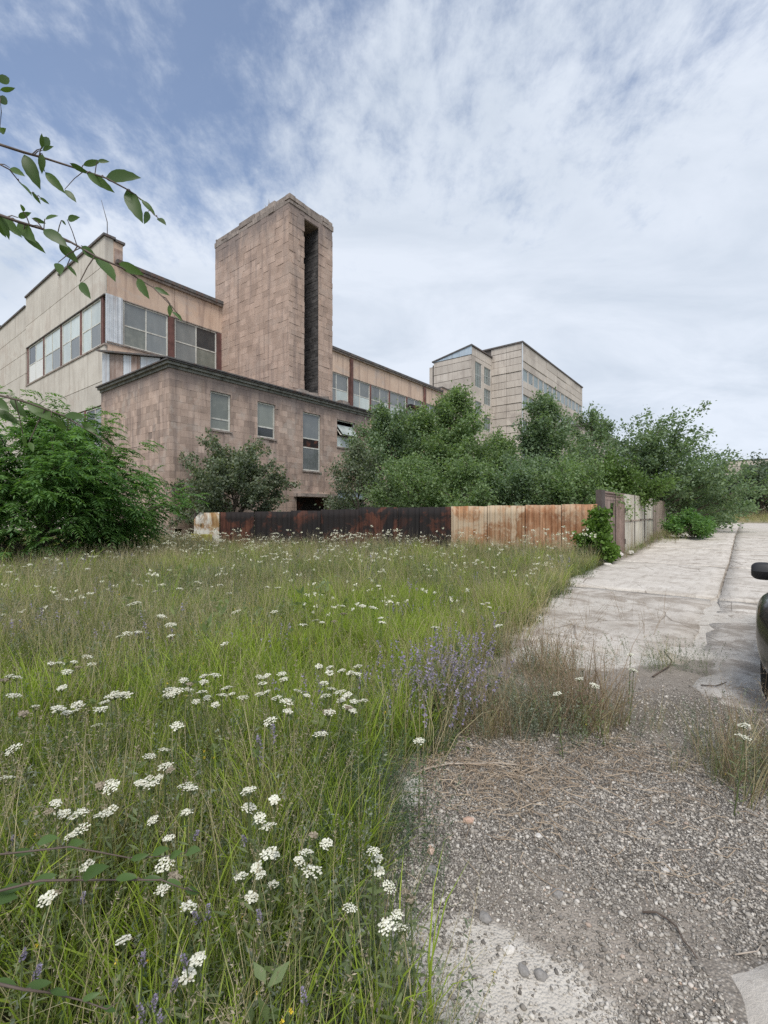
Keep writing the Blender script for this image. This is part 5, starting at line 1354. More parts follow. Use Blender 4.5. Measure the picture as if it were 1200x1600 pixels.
def k_lush(r):
    a = blades(24, r, .07, (.24, .56), (.004, .0075), (.10, .6), 'grass_lush'); b = blades(8, r, .07, (.2, .42), (.003, .005), (.1, .6), 'grass_olive')
    return join('lush', [a, b])
def k_olive(r):
    a = blades(18, r, .08, (.20, .58), (.003, .006), (.05, .55), 'grass_olive'); b = blades(3, r, .08, (.45, .74), (.0022, .0032), (.05, .3), 'grass_dry', .15)
    c = sprigs(b[3][:3], b[4][:3], r, 16, .10, .012, .3, 'seed'); d = blades(2, r, .08, (.2, .5), (.002, .004), (.1, .8), 'grass_dry')
    return join('olive', [a, b, c, d])
def k_dry(r):
    a = blades(16, r, .08, (.28, .68), (.0025, .0042), (.05, .5), 'grass_dry'); c = sprigs(a[3][:10], a[4][:10], r, 12, .10, .010, .3, 'seed')
    b = blades(6, r, .08, (.15, .4), (.003, .005), (.1, .6), 'grass_olive')
    return join('dry', [a, b, c])
def k_herb(r):
    a = blades(9, r, .09, (.18, .48), (.002, .003), (.05, .4), 'stem'); c = sprigs(a[3], a[4], r, 30, .30, .019, .30, 'herb', .9, .3)
    p = [a, c]
    if r.random() < .35: p.append(sprigs(a[3][:2], a[4][:2], r, 9, .010, .007, .8, 'petal_yellow', 1, .4))
    return join('herb', p)
def k_broad(r):
    a = blades(5, r, .06, (.15, .45), (.004, .006), (.02, .3), 'stem')
    c = sprigs(a[3], a[4], r, 16, .34, .062, .42, 'herb', 1.0, .15)
    return join('broad', [a, c])
def k_dark(r):
    a = blades(12, r, .12, (.18, .42), (.002, .003), (.1, .5), 'herb_dark'); c = sprigs(a[3], a[4], r, 40, .30, .016, .3, 'herb_dark', .9, .3)
    return join('dark', [a, c])
def k_grey(r):
    a = blades(10, r, .10, (.2, .5), (.002, .003), (.05, .45), 'herb_grey'); c = sprigs(a[3], a[4], r, 30, .26, .02, .4, 'herb_grey', .9, .4)
    return join('grey', [a, c])
def k_purple(r):
    a = blades(7, r, .10, (.26, .50), (.002, .003), (.04, .35), 'stem'); c = sprigs(a[3], a[4], r, 22, .13, .016, .7, 'petal_purple', 1, .3); d = sprigs(a[3] - np.array((0, 0, .12)), a[4], r, 12, .22, .02, .35, 'herb', .9, .2)
    return join('purple', [a, c, d])
def k_weed(r):
    a = blades(6, r, .10, (.25, .58), (.003, .0048), (.02, .3), 'weed', .35); b = sprigs(a[3], a[4], r, 7, .26, .05, .045, 'weed', .8, .7); c = sprigs(a[3], a[4], r, 6, .16, .009, .5, 'seed', 1, .4)
    return join('weed', [a, b, c])
def k_low(r):
    a = blades(22, r, .10, (.06, .22), (.004, .008), (.2, .9), 'cover', .6); b = sprigs(a[3], a[4], r, 2, .06, .03, .5, 'cover', 1, .3)
    return join('low', [a, b])
def k_yarrow_far(r):
    a = blades(4, r, .12, (.42, .62), (.003, .004), (.02, .15), 'stem'); P = a[3]
    c = sprigs(np.repeat(P, 3, 0) + np.stack([r.normal(0, .02, 12), r.normal(0, .02, 12), r.normal(0, .004, 12)], -1), np.zeros((12, 2)), r, 5, .004, .022, 1.0, 'petal_white', 1, .15)
    return join('yarrow', [a, c])

R = np.random.default_rng(101)
def lushness(x, y):
    e = x - edge_x(y)
    z = sstep(-3.6, -1.6, e) * sstep(.0, -.35, e) * sstep(2.4, 3.4, y) * sstep(9.5, 6.5, y)
    return np.clip(.14 + .9 * z + .30 * sstep(4.0, 2.4, y) + .4 * sstep(.55, .75, fbm(x, y, .45, 50)), 0, 1)
def dryness(x, y):
    e = x - edge_x(y)
    z = sstep(-1.5, -.4, e) * sstep(3.9, 5.0, y) * sstep(11, 8, y) + .45 * sstep(10, 15, y)
    return sstep(1.2, 4.0, y) * .5 * 0 + np.clip((.16 + .8 * z) * (.45 + .55 * sstep(1.6, 4.0, y)) + .55 * sstep(.55, .72, fbm(x, y, .5, 61)), 0, 1)
dens = lambda y: np.interp(y, (.5, 2.5, 4, 8, 15, 27), (300, 260, 175, 92, 52, 38))
def sc(y, lo, hi): return (.72 + .56 * fbm(x, y, .9, 33)) * 1.0 * R.uniform(lo, hi, len(y)) * np.interp(y, (0, 3, 12, 16, 25), (1.0, 1.0, 1.1, 1.35, 1.4))
x, y = field_points(R, lambda q: dens(q) * .85); x, y = thin(x, y, lushness(x, y) * (1 - .7 * purple_zone(x, y)), R)
scatter('meadow_grass', 'bright green long grass of the meadow', 'grass', kinds(k_lush, 5, 200), x, y, sc(y, .7, 1.15), R)
x, y = field_points(R, lambda q: dens(q) * .62); x, y = thin(x, y, (1 - .62 * lushness(x, y)) * (1 - .6 * purple_zone(x, y)), R)
scatter('seeding_grass', 'olive meadow grass carrying thin seed heads', 'grass', kinds(k_olive, 5, 300), x, y, sc(y, .75, 1.15), R)
x, y = field_points(R, lambda q: dens(q) * .5, over=.15); x, y = thin(x, y, dryness(x, y) * (1 - .6 * purple_zone(x, y)), R)
scatter('dry_grass', 'straw coloured dry grass among the meadow', 'grass', kinds(k_dry, 5, 400), x, y, sc(y, .6, 1.1), R)
x, y = field_points(R, lambda q: dens(q) * .30); x, y = thin(x, y, np.clip(.35 + .9 * sstep(.45, .65, fbm(x, y, .7, 70)), 0, 1) * (1 - .6 * lushness(x, y)), R)
scatter('meadow_herbs', 'leafy green herbs with small yellow blossoms in the meadow', 'herbs', kinds(k_herb, 6, 500), x, y, sc(y, .7, 1.15), R)
x, y = field_points(R, lambda q: dens(q) * .20); x, y = thin(x, y, (.25 + .75 * sstep(.42, .6, fbm(x, y, .6, 80))) * (1 - .7 * lushness(x, y)), R)
scatter('grey_herbs', 'grey green feathery herbs spread through the meadow', 'herbs', kinds(k_grey, 4, 600), x, y, sc(y, .7, 1.2), R)
x, y = field_points(R, lambda q: dens(q) * .45, over=.1); x, y = thin(x, y, .7 - .3 * lushness(x, y), R)
scatter('ground_cover', 'short leaves covering the soil under the tall grass', 'grass', kinds(k_low, 4, 700), x, y, sc(y, .8, 1.4), R)
x, y = field_points(R, lambda q: dens(q) * .10); x, y = thin(x, y, sstep(.40, .62, fbm(x, y, 1.1, 170)) * (1 - .5 * lushness(x, y)), R)
scatter('broad_weeds', 'broad leaved weeds standing between the meadow grasses', 'weeds', kinds(k_broad, 5, 550), x, y, sc(y, .7, 1.3), R)
# purple patch by the track and a sprinkling elsewhere
x, y = field_points(R, lambda q: dens(q) * .34, over=.2)
e = x - edge_x(y); pp = np.exp(-(((e + .02) / .55) ** 2 + ((y - 3.9) / .8) ** 2)) * .75 + .045 * sstep(.5, .7, fbm(x, y, .8, 90)) * sstep(1.5, 3, y)
x, y = thin(x, y, np.clip(pp, 0, 1), R)
scatter('purple_wildflowers', 'patch of small purple flower spikes at the meadow edge', 'flowers', kinds(k_purple, 5, 800), x, y, sc(y, .95, 1.35), R)
x, y = field_points(R, lambda q: np.interp(q, (4, 7, 16, 27), (0, 2.4, 3.2, 2.4)), ymin=4.5)
x, y = thin(x, y, .3 + .7 * sstep(.5, .62, fbm(x, y, .35, 95)), R)
scatter('distant_yarrow', 'specks of white yarrow in the far part of the meadow', 'flowers', kinds(k_yarrow_far, 4, 900), x, y, sc(y, .8, 1.15), R)

# dark feathery wormwood tufts along the gravel and through the meadow
x, y = field_points(R, lambda q: dens(q) * .16); x, y = thin(x, y, np.clip(sstep(.50, .64, fbm(x, y, .75, 180)), 0, 1) * (1 - .5 * lushness(x, y)), R)
xd = np.concatenate([x, R.normal(-.10, .14, 26), R.normal(-.35, .3, 24)]); yd = np.concatenate([y, R.normal(2.35, .2, 26), R.normal(1.7, .3, 24)])
y = yd; x = xd
scatter('dark_herbs', 'dark feathery wormwood tufts in the meadow and beside the gravel', 'herbs', kinds(k_dark, 5, 650), xd, yd, sc(yd, .8, 1.3), R)
# dry weeds over the track, at the meadow edge and round the wall
def gauss(n, cx, cy, sx, sy): return R.normal(cx, sx, n), R.normal(cy, sy, n)
sets = [gauss(34, .75, 3.4, .22, .18), gauss(62, 1.42, 3.5, .22, .13), gauss(22, 2.2, 2.78, .16, .14), gauss(14, 2.6, 3.0, .2, .15), gauss(26, .95, 4.5, .5, .4), gauss(22, 1.5, 4.6, .2, .12), gauss(26, 2.5, 7.2, .5, .8)]
xw = np.concatenate([s[0] for s in sets]); yw = np.concatenate([s[1] for s in sets])
scatter('dry_weeds', 'brown dry weeds straggling across the gravel track', 'weeds', kinds(k_weed, 5, 1000), xw, yw, R.uniform(.6, 1.2, len(xw)) * (1 + .25 * (np.abs(xw - 1.5) < .4)), R, .2)
sets = [gauss(110, 1.0, 3.5, .34, .18), gauss(46, 2.25, 2.8, .2, .16), gauss(30, 1.55, 4.55, .2, .12), gauss(14, 2.9, 4.7, .2, .1), gauss(50, .55, 3.7, .3, .35)]
xw = np.concatenate([s[0] for s in sets]); yw = np.concatenate([s[1] for s in sets])
scatter('track_grass', 'thin yellowing grass tufts on the gravel track', 'grass', kinds(k_dry, 3, 1100) + kinds(k_grey, 4, 1150) + kinds(k_herb, 2, 1170), xw, yw, R.uniform(.45, .95, len(xw)), R, .2)
uu = np.concatenate([R.uniform(17.5, 31, 90), R.uniform(24, 30, 60)]); vv = np.concatenate([R.normal(3.45, .14, 90), R.normal(3.0, .35, 60)])
pw = np.array([W(a, b)[:2] for a, b in zip(uu, vv)])
scatter('wall_weeds', 'weeds growing along the foot of the panel wall', 'weeds', kinds(k_weed, 3, 1200) + kinds(k_olive, 3, 1250), pw[:, 0], pw[:, 1], R.uniform(.6, 1.2, len(uu)), R, .2)
# rank growth along the foot of the fence and the stone wall
sf = R.uniform(-1, flen, 150); of = np.abs(R.normal(0, .55, 150)) + .25; pf = np.array([(FA.x + fdir.x * a + fdir.y * b, FA.y + fdir.y * a - fdir.x * b) for a, b in zip(sf, of)])
sf2 = R.normal(flen * .52, 1.3, 60); of2 = np.abs(R.normal(.4, .5, 60)) + .2; pf2 = np.array([(FA.x + fdir.x * a + fdir.y * b, FA.y + fdir.y * a - fdir.x * b) for a, b in zip(sf2, of2)])
pl = np.stack([R.normal(-8.6, 1.1, 90), R.normal(19.6, .8, 90)], -1)
pf = np.concatenate([pf, pf2, pl])
scatter('fence_weeds', 'tall weeds and dry stalks crowding the foot of the rusty fence', 'weeds', kinds(k_dry, 2, 1500) + kinds(k_grey, 2, 1520) + kinds(k_yarrow_far, 2, 1540) + kinds(k_broad, 2, 1560) + kinds(k_weed, 1, 1580), pf[:, 0], pf[:, 1], R.uniform(1.1, 2.0, len(pf)), R, .15)
# tall single clumps scattered over the middle distance break the level of the grass
x, y = field_points(R, lambda q: np.interp(q, (3, 6, 16, 27), (0, 1.4, 1.4, .8)), ymin=3.5)
scatter('tall_clumps', 'taller clumps of stalks and leaves rising above the meadow', 'weeds', kinds(k_dry, 2, 1600) + kinds(k_broad, 2, 1620) + kinds(k_lush, 3, 1640) + kinds(k_dark, 2, 1660) + kinds(k_grey, 1, 1680), x, y, R.uniform(1.3, 1.9, len(x)), R, .15)
# dry bank that closes the road
bx = R.uniform(20, 95, 5200); by = R.uniform(45, 78, 5200)
bu, bv = bx * RU[0] + by * RU[1], bx * RV[0] + by * RV[1]
k = (bx < .95 * by + 4) & (bx > .60 * by) & ((bu > 60) | (bv < -6.4)) & (bv < 9)
scatter('dry_bank', 'bank of pale dry grass at the end of the road', 'grass', kinds(k_dry, 3, 1300) + kinds(k_olive, 2, 1350), bx[k], by[k], R.uniform(1.3, 2.4, k.sum()), R, .2)
# verge right of the road
vu = R.uniform(5, 50, 1500); vv = R.uniform(-12, -6.2, 1500); pw = np.array([W(a, b)[:2] for a, b in zip(vu, vv)])
scatter('road_verge', 'dry grass verge on the far side of the road', 'grass', kinds(k_dry, 3, 1400) + kinds(k_olive, 2, 1450), pw[:, 0], pw[:, 1], R.uniform(.8, 1.4, 1500), R, .2)

# straw lying on the gravel
def straw():
    r = np.random.default_rng(55); n = 2100
    x = np.concatenate([r.normal(.62, .26, 1000), r.normal(1.5, .35, 600), r.uniform(.1, 2.2, 500)]); y = np.concatenate([r.normal(2.76, .22, 1000), r.normal(2.95, .2, 600), r.uniform(1.9, 3.2, 500)])
    a = r.uniform(0, 6.283, n); L = r.uniform(.03, .17, n); w = r.uniform(.0007, .0018, n); b = r.normal(0, .25, n)
    z = ground(x, y) + (fbm(x, y, 1.2, 3) - .5) * .05 + (fbm(x, y, 7, 8) - .5) * .018 + r.uniform(.008, .035, n)
    rows = []
    for t in (-.5, 0, .5):
        ang = a + b * t * 2
        px, py, pz = x + np.cos(ang) * L * t, y + np.sin(ang) * L * t, z + r.normal(0, .006, n)
        for sg in (-1, 1): rows.append(np.stack([px - np.sin(ang) * w * sg, py + np.cos(ang) * w * sg, pz + sg * w * .6], -1))
    V = np.stack(rows, 1).reshape(-1, 3); k = np.arange(n) * 6
    F = np.concatenate([np.stack([k, k + 1, k + 3, k + 2], -1), np.stack([k + 2, k + 3, k + 5, k + 4], -1)])
    tag(link('straw_litter', mesh_np('straw_litter', V, F), MAT['straw']), 'dead straw lying on the gravel', 'straw', kind='stuff')
straw()

# ------------------------------------------------------------------ single flowers
def yarrow_head(seed, rad):
    r = random.Random(seed); V = []; F = []
    n = 38
    for i in range(n):
        q = math.sqrt((i + .5) / n) * rad * r.uniform(.85, 1.12); a = i * 2.399 + r.uniform(-.3, .3)
        cx, cy = q * math.cos(a), q * math.sin(a); cz = -.22 * q * q / rad + r.uniform(-.003, .003); s = r.uniform(.003, .0052)
        b = len(V); V.append((cx, cy, cz + s * .45))
        for k in range(6): V.append((cx + s * math.cos(k * 1.047), cy + s * math.sin(k * 1.047), cz + r.uniform(-.001, .002)))
        V.append((cx, cy, cz - s * .5))
        for k in range(6):
            k2 = (k + 1) % 6; F.append((b, b + 1 + k, b + 1 + k2)); F.append((b + 7, b + 1 + k2, b + 1 + k))
    me = bpy.data.meshes.new('flower_head'); me.from_pydata(V, [], F); me.update(); me.materials.append(MAT['petal_white']); return me
HEADS = [yarrow_head(i, .019 + .0035 * (i % 4)) for i in range(6)]
FADED = [yarrow_head(40 + i, .018) for i in range(2)]
for q in FADED: q.materials[0] = MAT['seed']
def yarrow_stem(seed):
    r = random.Random(seed); m = MB()
    b = (r.uniform(-.05, .05), r.uniform(-.05, .05))
    m.tube([(b[0], b[1], -1), (b[0] * .4, b[1] * .4, -.5), (0, 0, -.05)], [.0035, .003, .0022], 4, False)
    for k in range(7):
        a = k * .9; m.tube([(0, 0, -.06), (.016 * math.cos(a), .016 * math.sin(a), -.003)], [.0016, .0012], 3, False)
    V, F = leaf_arrays(np.array([(b[0] * .6, b[1] * .6, -z) for z in np.linspace(.2, .9, 14)]), np.array([(math.cos(k * 2.1), math.sin(k * 2.1), .5) for k in range(14)]), np.tile((0.1, 0.2, 1.0), (14, 1)), np.full(14, .06), np.full(14, .011))
    o = len(m.v); m.v += [tuple(v) for v in V]; m.f += [tuple(int(i) + o for i in f) for f in F]
    me = m.mesh('stem'); me.materials.append(MAT['stem']); return me
STEMS = [yarrow_stem(i) for i in range(6)]
Z3 = lambda pts, ox, oy: [(ox + a / 3, oy + b / 3) for a, b in pts]
YARROW = Z3([(165, 68), (110, 103), (275, 78), (310, 95), (365, 60), (470, 80), (455, 155), (60, 265), (25, 400), (495, 425), (470, 440), (520, 445), (685, 415), (660, 425), (710, 432), (745, 400), (870, 435), (895, 450), (1165, 460), (1170, 540), (265, 520), (230, 560), (265, 565), (300, 570), (350, 580), (385, 560), (480, 572), (515, 555), (335, 670), (380, 640), (715, 600), (875, 562), (790, 685), (770, 805), (820, 865), (760, 925), (405, 815), (885, 1000), (1130, 860), (1180, 960), (580, 1160), (925, 1250), (905, 1290), (880, 1330), (220, 965), (262, 942), (700, 300), (775, 345), (795, 365), (830, 158), (540, 15), (575, 12), (800, 15), (770, 270)], 0, 1080)
YARROW += Z3([(365, 135), (640, 95), (735, 75), (700, 40), (755, 90), (1065, 255), (265, 458), (385, 505), (320, 590), (355, 625), (570, 672), (630, 710), (535, 748), (510, 790), (565, 835), (355, 755), (385, 765), (320, 858), (380, 897), (850, 745), (865, 780), (925, 910), (1005, 935), (1025, 960), (910, 1095), (960, 1045), (975, 1100), (740, 1010), (300, 825), (875, 840)], 300, 1080)
YARROW += Z3([(410, 615), (280, 645), (350, 640), (370, 665), (315, 685), (240, 648), (430, 650), (45, 705), (75, 710), (20, 725), (290, 760), (65, 795), (540, 785), (520, 800), (490, 828), (585, 793), (470, 860), (275, 855), (315, 878), (345, 870), (800, 770), (780, 795), (830, 775), (860, 725), (890, 745), (885, 768), (945, 780), (955, 705), (1010, 700), (955, 733), (1065, 760), (1040, 795), (1085, 790), (1140, 805), (1010, 840), (920, 825), (970, 808), (845, 297), (615, 370), (645, 362), (920, 265), (1035, 280), (1075, 320), (1105, 405), (760, 425), (800, 465), (800, 518), (655, 280), (730, 310), (410, 205), (210, 185), (285, 180), (115, 195), (45, 220), (140, 185), (75, 230), (1050, 555), (560, 520), (600, 505), (650, 500)], 0, 820)
YARROW += Z3([(295, 660), (345, 665), (345, 690), (400, 680), (440, 690), (475, 695), (475, 660), (320, 738), (355, 765), (390, 780), (195, 775), (238, 797), (325, 797), (425, 795), (460, 825), (500, 820), (400, 820), (425, 850), (450, 865), (335, 875), (50, 705), (20, 710), (30, 740), (50, 780), (15, 790), (95, 808), (145, 825), (150, 870), (120, 695), (130, 720), (530, 250), (575, 285), (500, 378), (550, 385), (585, 435), (590, 455), (405, 378), (410, 415), (280, 445), (310, 455), (365, 450), (220, 465), (85, 405), (55, 290), (100, 293), (1060, 370), (1085, 365), (1095, 385), (1160, 410), (1135, 470), (840, 478), (905, 240)], 400, 820)
YARROW += [(500, 1145), (515, 1112), (870, 1070), (905, 1068), (930, 1075), (985, 1022), (990, 1035), (1162, 1126), (1162, 1160), (910, 1040)]
rg = random.Random(77)
def yarrow_label(px, py):
    if abs(px - 655) < 3 and abs(py - 1165) < 3: return 'lone white yarrow blossom at the corner between bright grass and gravel', None
    if abs(px - 193.3) < 2 and abs(py - 1466.7) < 3: return 'small lone white yarrow blossom low in the left foreground', None
    z = [(px > 1100, 'white blossom on a tall stem beside the car', 'blossoms beside the car'),
         (px > 850, 'white blossom above the brown weeds of the track', 'blossoms in the track weeds'),
         (px > 740 and py < 1000, 'white blossom in the dry meadow rim next to the road', 'blossoms at the road rim'),
         (px > 560 and py > 1300, 'white yarrow blossom leaning over the pale cement patch', 'yarrow over the cement patch'),
         (py > 1440, 'white yarrow blossom in the lowest grass of the foreground', 'yarrow in the lowest grass'),
         (py > 1220 and px < 280, 'white yarrow blossom near the elm twigs in the left foreground', 'yarrow near the elm twigs'),
         (py > 1220, 'white yarrow blossom left of the gravel in the tall foreground grass', 'yarrow left of the gravel'),
         (py > 1000 and px > 390, 'white yarrow blossom of the loose band in the bright green grass', 'yarrow in the bright green grass'),
         (py > 1000 and px > 240, 'white yarrow blossom of the dense band in the middle meadow', 'dense yarrow band'),
         (py > 1000, 'white yarrow blossom of the scattered band at the left border', 'yarrow band at the left border'),
         (px < 180 and py < 910, 'small white yarrow blossom at the foot of the dark feathery tree', 'yarrow before the feathery tree'),
         (px < 420, 'small white yarrow blossom in the far left half of the meadow', 'far yarrow on the left')]
    for c, a, b in z:
        if c: return a, b
    return 'small white yarrow blossom in the far middle of the meadow', 'far yarrow in the middle'
def ground_y(x, y): return gz(x, y)
for i, (px, py) in enumerate(YARROW):
    zh = rg.uniform(.47, .62) if py < 1330 else rg.uniform(.40, .52)
    if px > 640: zh = rg.uniform(.38, .48)
    Y = (EYE - zh) * FPX / (py - 800); X = ray(px) * Y
    if px > 640 and py > 1000: zh = .42
    hx, hy, hz = X, Y, zh
    g0 = gz(X, Y); h = zh - g0
    lab, grp = yarrow_label(px, py)
    root = empty('yarrow', (hx, hy, g0), lab, 'flower', grp)
    root.rotation_euler = (0, 0, rg.uniform(0, 6.28))
    link('stem', STEMS[i % 6], None, root, loc=(0, 0, h), scale=(1, 1, h + .03))
    s = rg.uniform(.85, 1.3) * float(np.interp(Y, (1.3, 2.6, 5, 9), (.85, 1.15, 1.6, 1.8)))
    link('flower_head', HEADS[rg.randrange(6)] if rg.random() > .07 else FADED[rg.randrange(2)], None, root, loc=(0, 0, h), rot=(rg.uniform(-.3, .3), rg.uniform(-.3, .3), rg.uniform(0, 6)), scale=(s, s, s))
def spike(seed):
    r = np.random.default_rng(seed); n = 46; t = r.random(n); a = r.uniform(0, 6.28, n); q = .012 * (1 - .6 * t)
    P = np.stack([q * .3 * np.cos(a), q * .3 * np.sin(a), t * .07], -1); D = np.stack([np.cos(a), np.sin(a), .6 + 0 * a], -1)
    V, F = leaf_arrays(P, D, r.normal(0, 1, P.shape), .014 * r.uniform(.7, 1.2, n) * (1 - .4 * t), .009 * r.uniform(.8, 1.2, n))
    me = mesh_np('flower_spike', V, F); me.materials.append(MAT['petal_purple']); return me
SP = [spike(i) for i in range(4)]
for i, (px, py) in enumerate([(310, 1428), (324, 1422), (270, 1532), (225, 1575), (236, 1562), (34, 1484), (22, 1308), (222, 1490), (305, 1298), (252, 1588), (128, 1400), (55, 1510), (292, 1497), (478, 1552), (592, 1565), (408, 1425), (385, 1308)]):
    zh = rg.uniform(.38, .52) if px < 560 else .22
    Y = (EYE - zh) * FPX / (py - 800); X = ray(px) * Y
    root = empty('vetch', (X, Y, gz(X, Y)), 'small violet flower spike on a wiry stem low in the foreground', 'flower', 'violet flower spikes of the foreground')
    link('stem', STEMS[(i + 2) % 6], None, root, loc=(0, 0, zh), scale=(.8, .8, zh + .03))
    link('flower_spike', SP[i % 4], None, root, scale=(.7, .7, .55), loc=(0, 0, zh - .03), rot=(rg.uniform(-.35, .35), rg.uniform(-.35, .35), rg.uniform(0, 6)))
# ================================================================== small things on the track
def hz_at(x, y): return float(ground(x, y) + (fbm(x, y, 1.2, 3) - .5) * .05 + (fbm(x, y, 7, 8) - .5) * .018)
def on_ground(px, py):
    Y = EYE * FPX / (py - 800); return ray(px) * Y, Y
def stick(name, pts, r, mat, label, lift=.015):
    P = []
    for i, (px, py) in enumerate(pts):
        x, y = on_ground(px, py); P.append(Vector((x, y, hz_at(x, y) + lift + .008 * (i % 2))))
    b = P[0].copy(); n = len(P)
    m = MB().tube([p - b for p in P], [r * (1 - .5 * i / (n - 1)) for i in range(n)], 6)
    tag(m.build(name, mat, None, True, loc=b), label, 'twig')
MAT['pale_stick'] = plain('bleached_wood', (0.40, 0.34, 0.28), .8)
stick('fallen_branch', [(630, 1232), (652, 1215), (672, 1206), (700, 1201), (740, 1199), (780, 1200), (835, 1203)], .008, MAT['pale_stick'], 'long bleached curved branch lying at the meadow corner')
stick('fallen_twig', [(1004, 1429), (1025, 1432), (1044, 1441), (1058, 1456), (1068, 1474), (1078, 1488), (1090, 1503)], .0045, MAT['twig'], 'dark curved twig lying on the open gravel')
stick('fallen_twig', [(1148, 1497), (1168, 1498), (1183, 1492), (1190, 1483)], .003, MAT['pale_stick'], 'small pale bent twig near the slab corner')
stick('fallen_twig', [(1020, 1060), (1045, 1046), (1050, 1035), (1038, 1022)], .008, MAT['twig'], 'dark crooked twig lying behind the track weeds')
stick('fallen_twig', [(1095, 1073), (1118, 1076), (1135, 1068)], .006, MAT['twig'], 'short dark twig beside the car wheel')
def stone(px, py, size, col, label, seed):
    x, y = on_ground(px, py); r = np.random.default_rng(seed)
    v, f = ico()
    import bmesh
    bm = bmesh.new(); vs = [bm.verts.new(p) for p in v]
    for t in f: bm.faces.new([vs[i] for i in t])
    bmesh.ops.subdivide_edges(bm, edges=bm.edges[:], cuts=1)
    for w in bm.verts:
        w.co = w.co.normalized() * (1 + r.normal(0, .09)); w.co.x *= 1.2; w.co.z *= .6
    me = bpy.data.meshes.new('stone'); bm.to_mesh(me); bm.free()
    o = link('stone', me, col, loc=(x, y, hz_at(x, y) + size * .25), rot=(r.normal(0, .15), r.normal(0, .15), r.uniform(0, 6)), scale=(size, size, size))
    tag(o, label, 'stone', 'larger stones lying on the gravel')
MAT['st_pink'] = weathered('pink_stone', [(.3, (.42, .27, .20)), (.7, (.56, .42, .34))], 30, 0, bscale=120, bdist=.003)
MAT['st_grey'] = weathered('grey_stone', [(.3, (.17, .16, .15)), (.7, (.30, .285, .27))], 30, 0, bscale=120, bdist=.003)
MAT['st_white'] = weathered('white_stone', [(.3, (.50, .47, .43)), (.7, (.66, .63, .59))], 30, 0, bscale=120, bdist=.003)
for i, (px, py, s, m, l) in enumerate(((731, 1285, .026, 'st_pink', 'pinkish stone in the dead straw'), (673, 1330, .02, 'st_pink', 'small reddish stone left of the pinkish one'), (674, 1362, .026, 'st_grey', 'brown grey stone at the meadow side of the gravel'), (872, 1392, .022, 'st_grey', 'blue grey stone in the middle of the gravel'),
        (758, 1432, .022, 'st_grey', 'grey brown stone above the cement patch'), (795, 1484, .018, 'st_white', 'light stone at the rim of the cement patch'), (842, 1308, .016, 'st_white', 'white pebble right of the straw'), (818, 1516, .018, 'st_grey', 'dark stone set in the cement patch'), (845, 1522, .02, 'st_grey', 'dark oblong stone on the right rim of the cement patch'),
        (674, 1325, .018, 'st_white', 'pale chip beside the meadow edge'), (1040, 1360, .014, 'st_white', 'white pebble alone on the fine gravel'), (965, 868, .16, 'st_white', 'broken lump of concrete at the gate foot'), (985, 866, .13, 'st_white', 'smaller concrete lump beside the gate foot'), (950, 884, .10, 'st_white', 'concrete chunk where meadow and road meet'))):
    stone(px, py, s, MAT[m], l, 200 + i)

